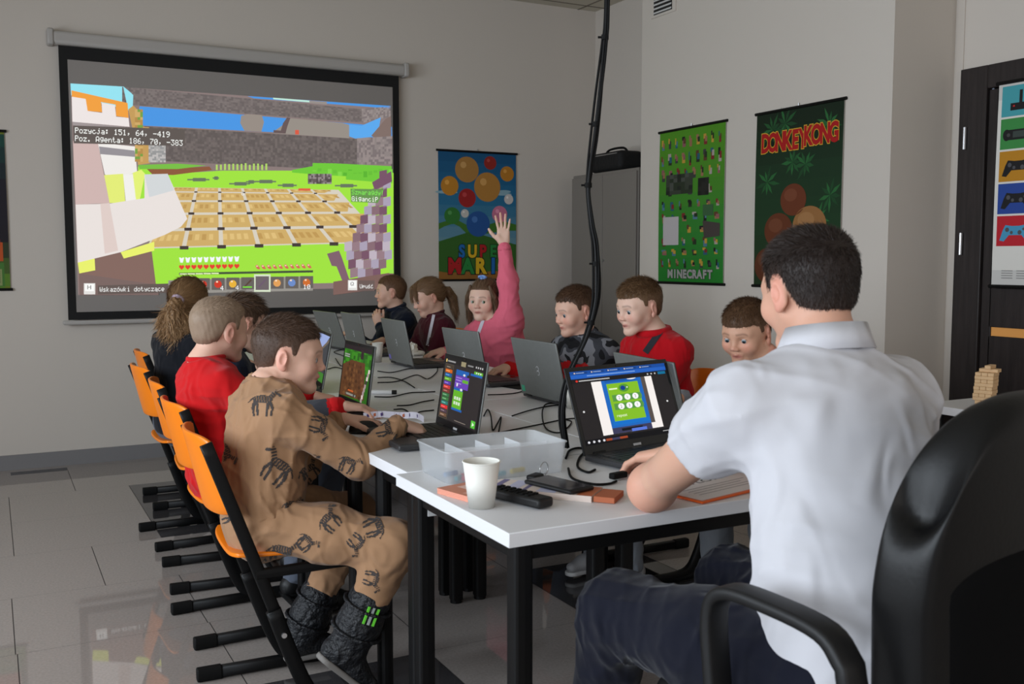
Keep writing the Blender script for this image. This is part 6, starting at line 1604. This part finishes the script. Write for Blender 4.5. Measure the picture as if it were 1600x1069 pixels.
# lanyards worn by two girls
strap(b6, 678, 492, 668, 540, .007, MATS['strap_white'], 5.5); strap(b7, 756, 498, 748, 520, .007, MATS['strap_white'], 4.9)
# the office chair
M_LEA = mat('black_leather', (11, 11, 12), .42, spec=.3, bump=(140, .12, 3, .002)); M_FABR = mat('black_back_fabric', (9, 9, 10), .9, spec=.1)
oc = empty('office_chair', 'large black leather office chair with loop armrests under the man', 'chair', (1.262, 1.09, 0), math.radians(6))
def backpan(u, v, off=0.0, grow=0.0):
    a = (u - .5) * 2; w = .245 - .035 * max(0, .55 - v) / .55 * 1.2
    top = 1.0 - .25 * max(0, v - .80) ** 1.2 * 5 * abs(a) ** 3
    z = .47 + .55 * (v - .32 * v ** 3 * abs(a) ** 3); w *= 1 - .22 * v ** 7
    return Vector(((w + grow) * math.sin(a * PI / 2 * .92) / math.sin(PI / 2 * .92), -.175 - .04 * v - .035 * math.sin(v * PI) * 0 + .03 * a * a - off, z))
def slab(fn, nu, nv, th, edge):
    m = MB(); vs = []; 
    for s in (0, 1):
        for i in range(nu + 1):
            for j in range(nv + 1):
                u, v = i / nu, j / nv; e = min(u, 1 - u, v * 1.2, (1 - v)) / edge; e = min(1, e); r = math.sqrt(max(0, 1 - (1 - e) ** 2))
                p = fn(u, v); vs.append(p + Vector((0, (th * .5 * (.35 + .65 * r)) * (1 if s else -1), 0)))
    N = (nu + 1) * (nv + 1); id_ = lambda s, i, j: s * N + i * (nv + 1) + j; fs = []
    for i in range(nu):
        for j in range(nv): fs += [(id_(1, i, j), id_(1, i + 1, j), id_(1, i + 1, j + 1), id_(1, i, j + 1)), (id_(0, i, j), id_(0, i, j + 1), id_(0, i + 1, j + 1), id_(0, i + 1, j))]
    for i in range(nu): fs += [(id_(0, i, 0), id_(0, i + 1, 0), id_(1, i + 1, 0), id_(1, i, 0)), (id_(0, i, nv), id_(1, i, nv), id_(1, i + 1, nv), id_(0, i + 1, nv))]
    for j in range(nv): fs += [(id_(0, 0, j), id_(1, 0, j), id_(1, 0, j + 1), id_(0, 0, j + 1)), (id_(0, nu, j), id_(0, nu, j + 1), id_(1, nu, j + 1), id_(1, nu, j))]
    return m.add(vs, fs)
slab(lambda u, v: backpan(u, v), 28, 26, .085, .10).obj('backrest', M_LEA, oc, smooth=True, sub=1)
slab(lambda u, v: backpan(u, .02 + v * .60, .034, -.035), 20, 14, .035, .08).obj('back_cover', M_FABR, oc, smooth=True)
W_seat = MB(); 
W_seat.box((0, .06, .44), (.48, .50, .09)).obj('seat', M_LEA, oc, .035, smooth=True, seg=4, sub=0)
for s in (-1, 1):
    x = s * .285
    pts = curve_pts([(x, -.14, .66), (x, -.10, .695), (x, 0, .705), (x, .08, .70), (x, .108, .66), (x, .10, .56), (x, .085, .47), (x, .05, .425), (x, -.03, .41), (x, -.12, .42), (x, -.150, .50), (x, -.150, .60), (x, -.14, .66)], 5)[:-1]
    MB().tube(pts, 1, 12, 0, (.024, .011), closed=True).obj('armrest', M_PLAST, oc, smooth=True)
    MB().box((s * .25, -.02, .415), (.09, .12, .02)).obj('arm_bracket', M_PLAST, oc, .004)
MB().cyl((0, .03, .12), .028, .27, 20).cyl((0, .03, .30), .04, .1, 20).obj('gas_lift', M_PLAST, oc)
for k in range(5):
    a = 2 * PI * k / 5 + .3; R_ = Matrix.Rotation(a, 3, 'Z'); 
    MB().tube([Vector((0, .03, .11)), Vector((0, .03, .105)) + R_ @ Vector((.15, 0, 0)), Vector((0, .03, .075)) + R_ @ Vector((.29, 0, 0))], [.026, .022, .016], 10).obj('base_arm', M_PLAST, oc, smooth=True)
    q = R_ @ Vector((.29, 0, 0)); MB().tube([q + Vector((-.02, .03, .028)), q + Vector((.02, .03, .028))], .028, 16).obj('castor', M_RUB, oc)
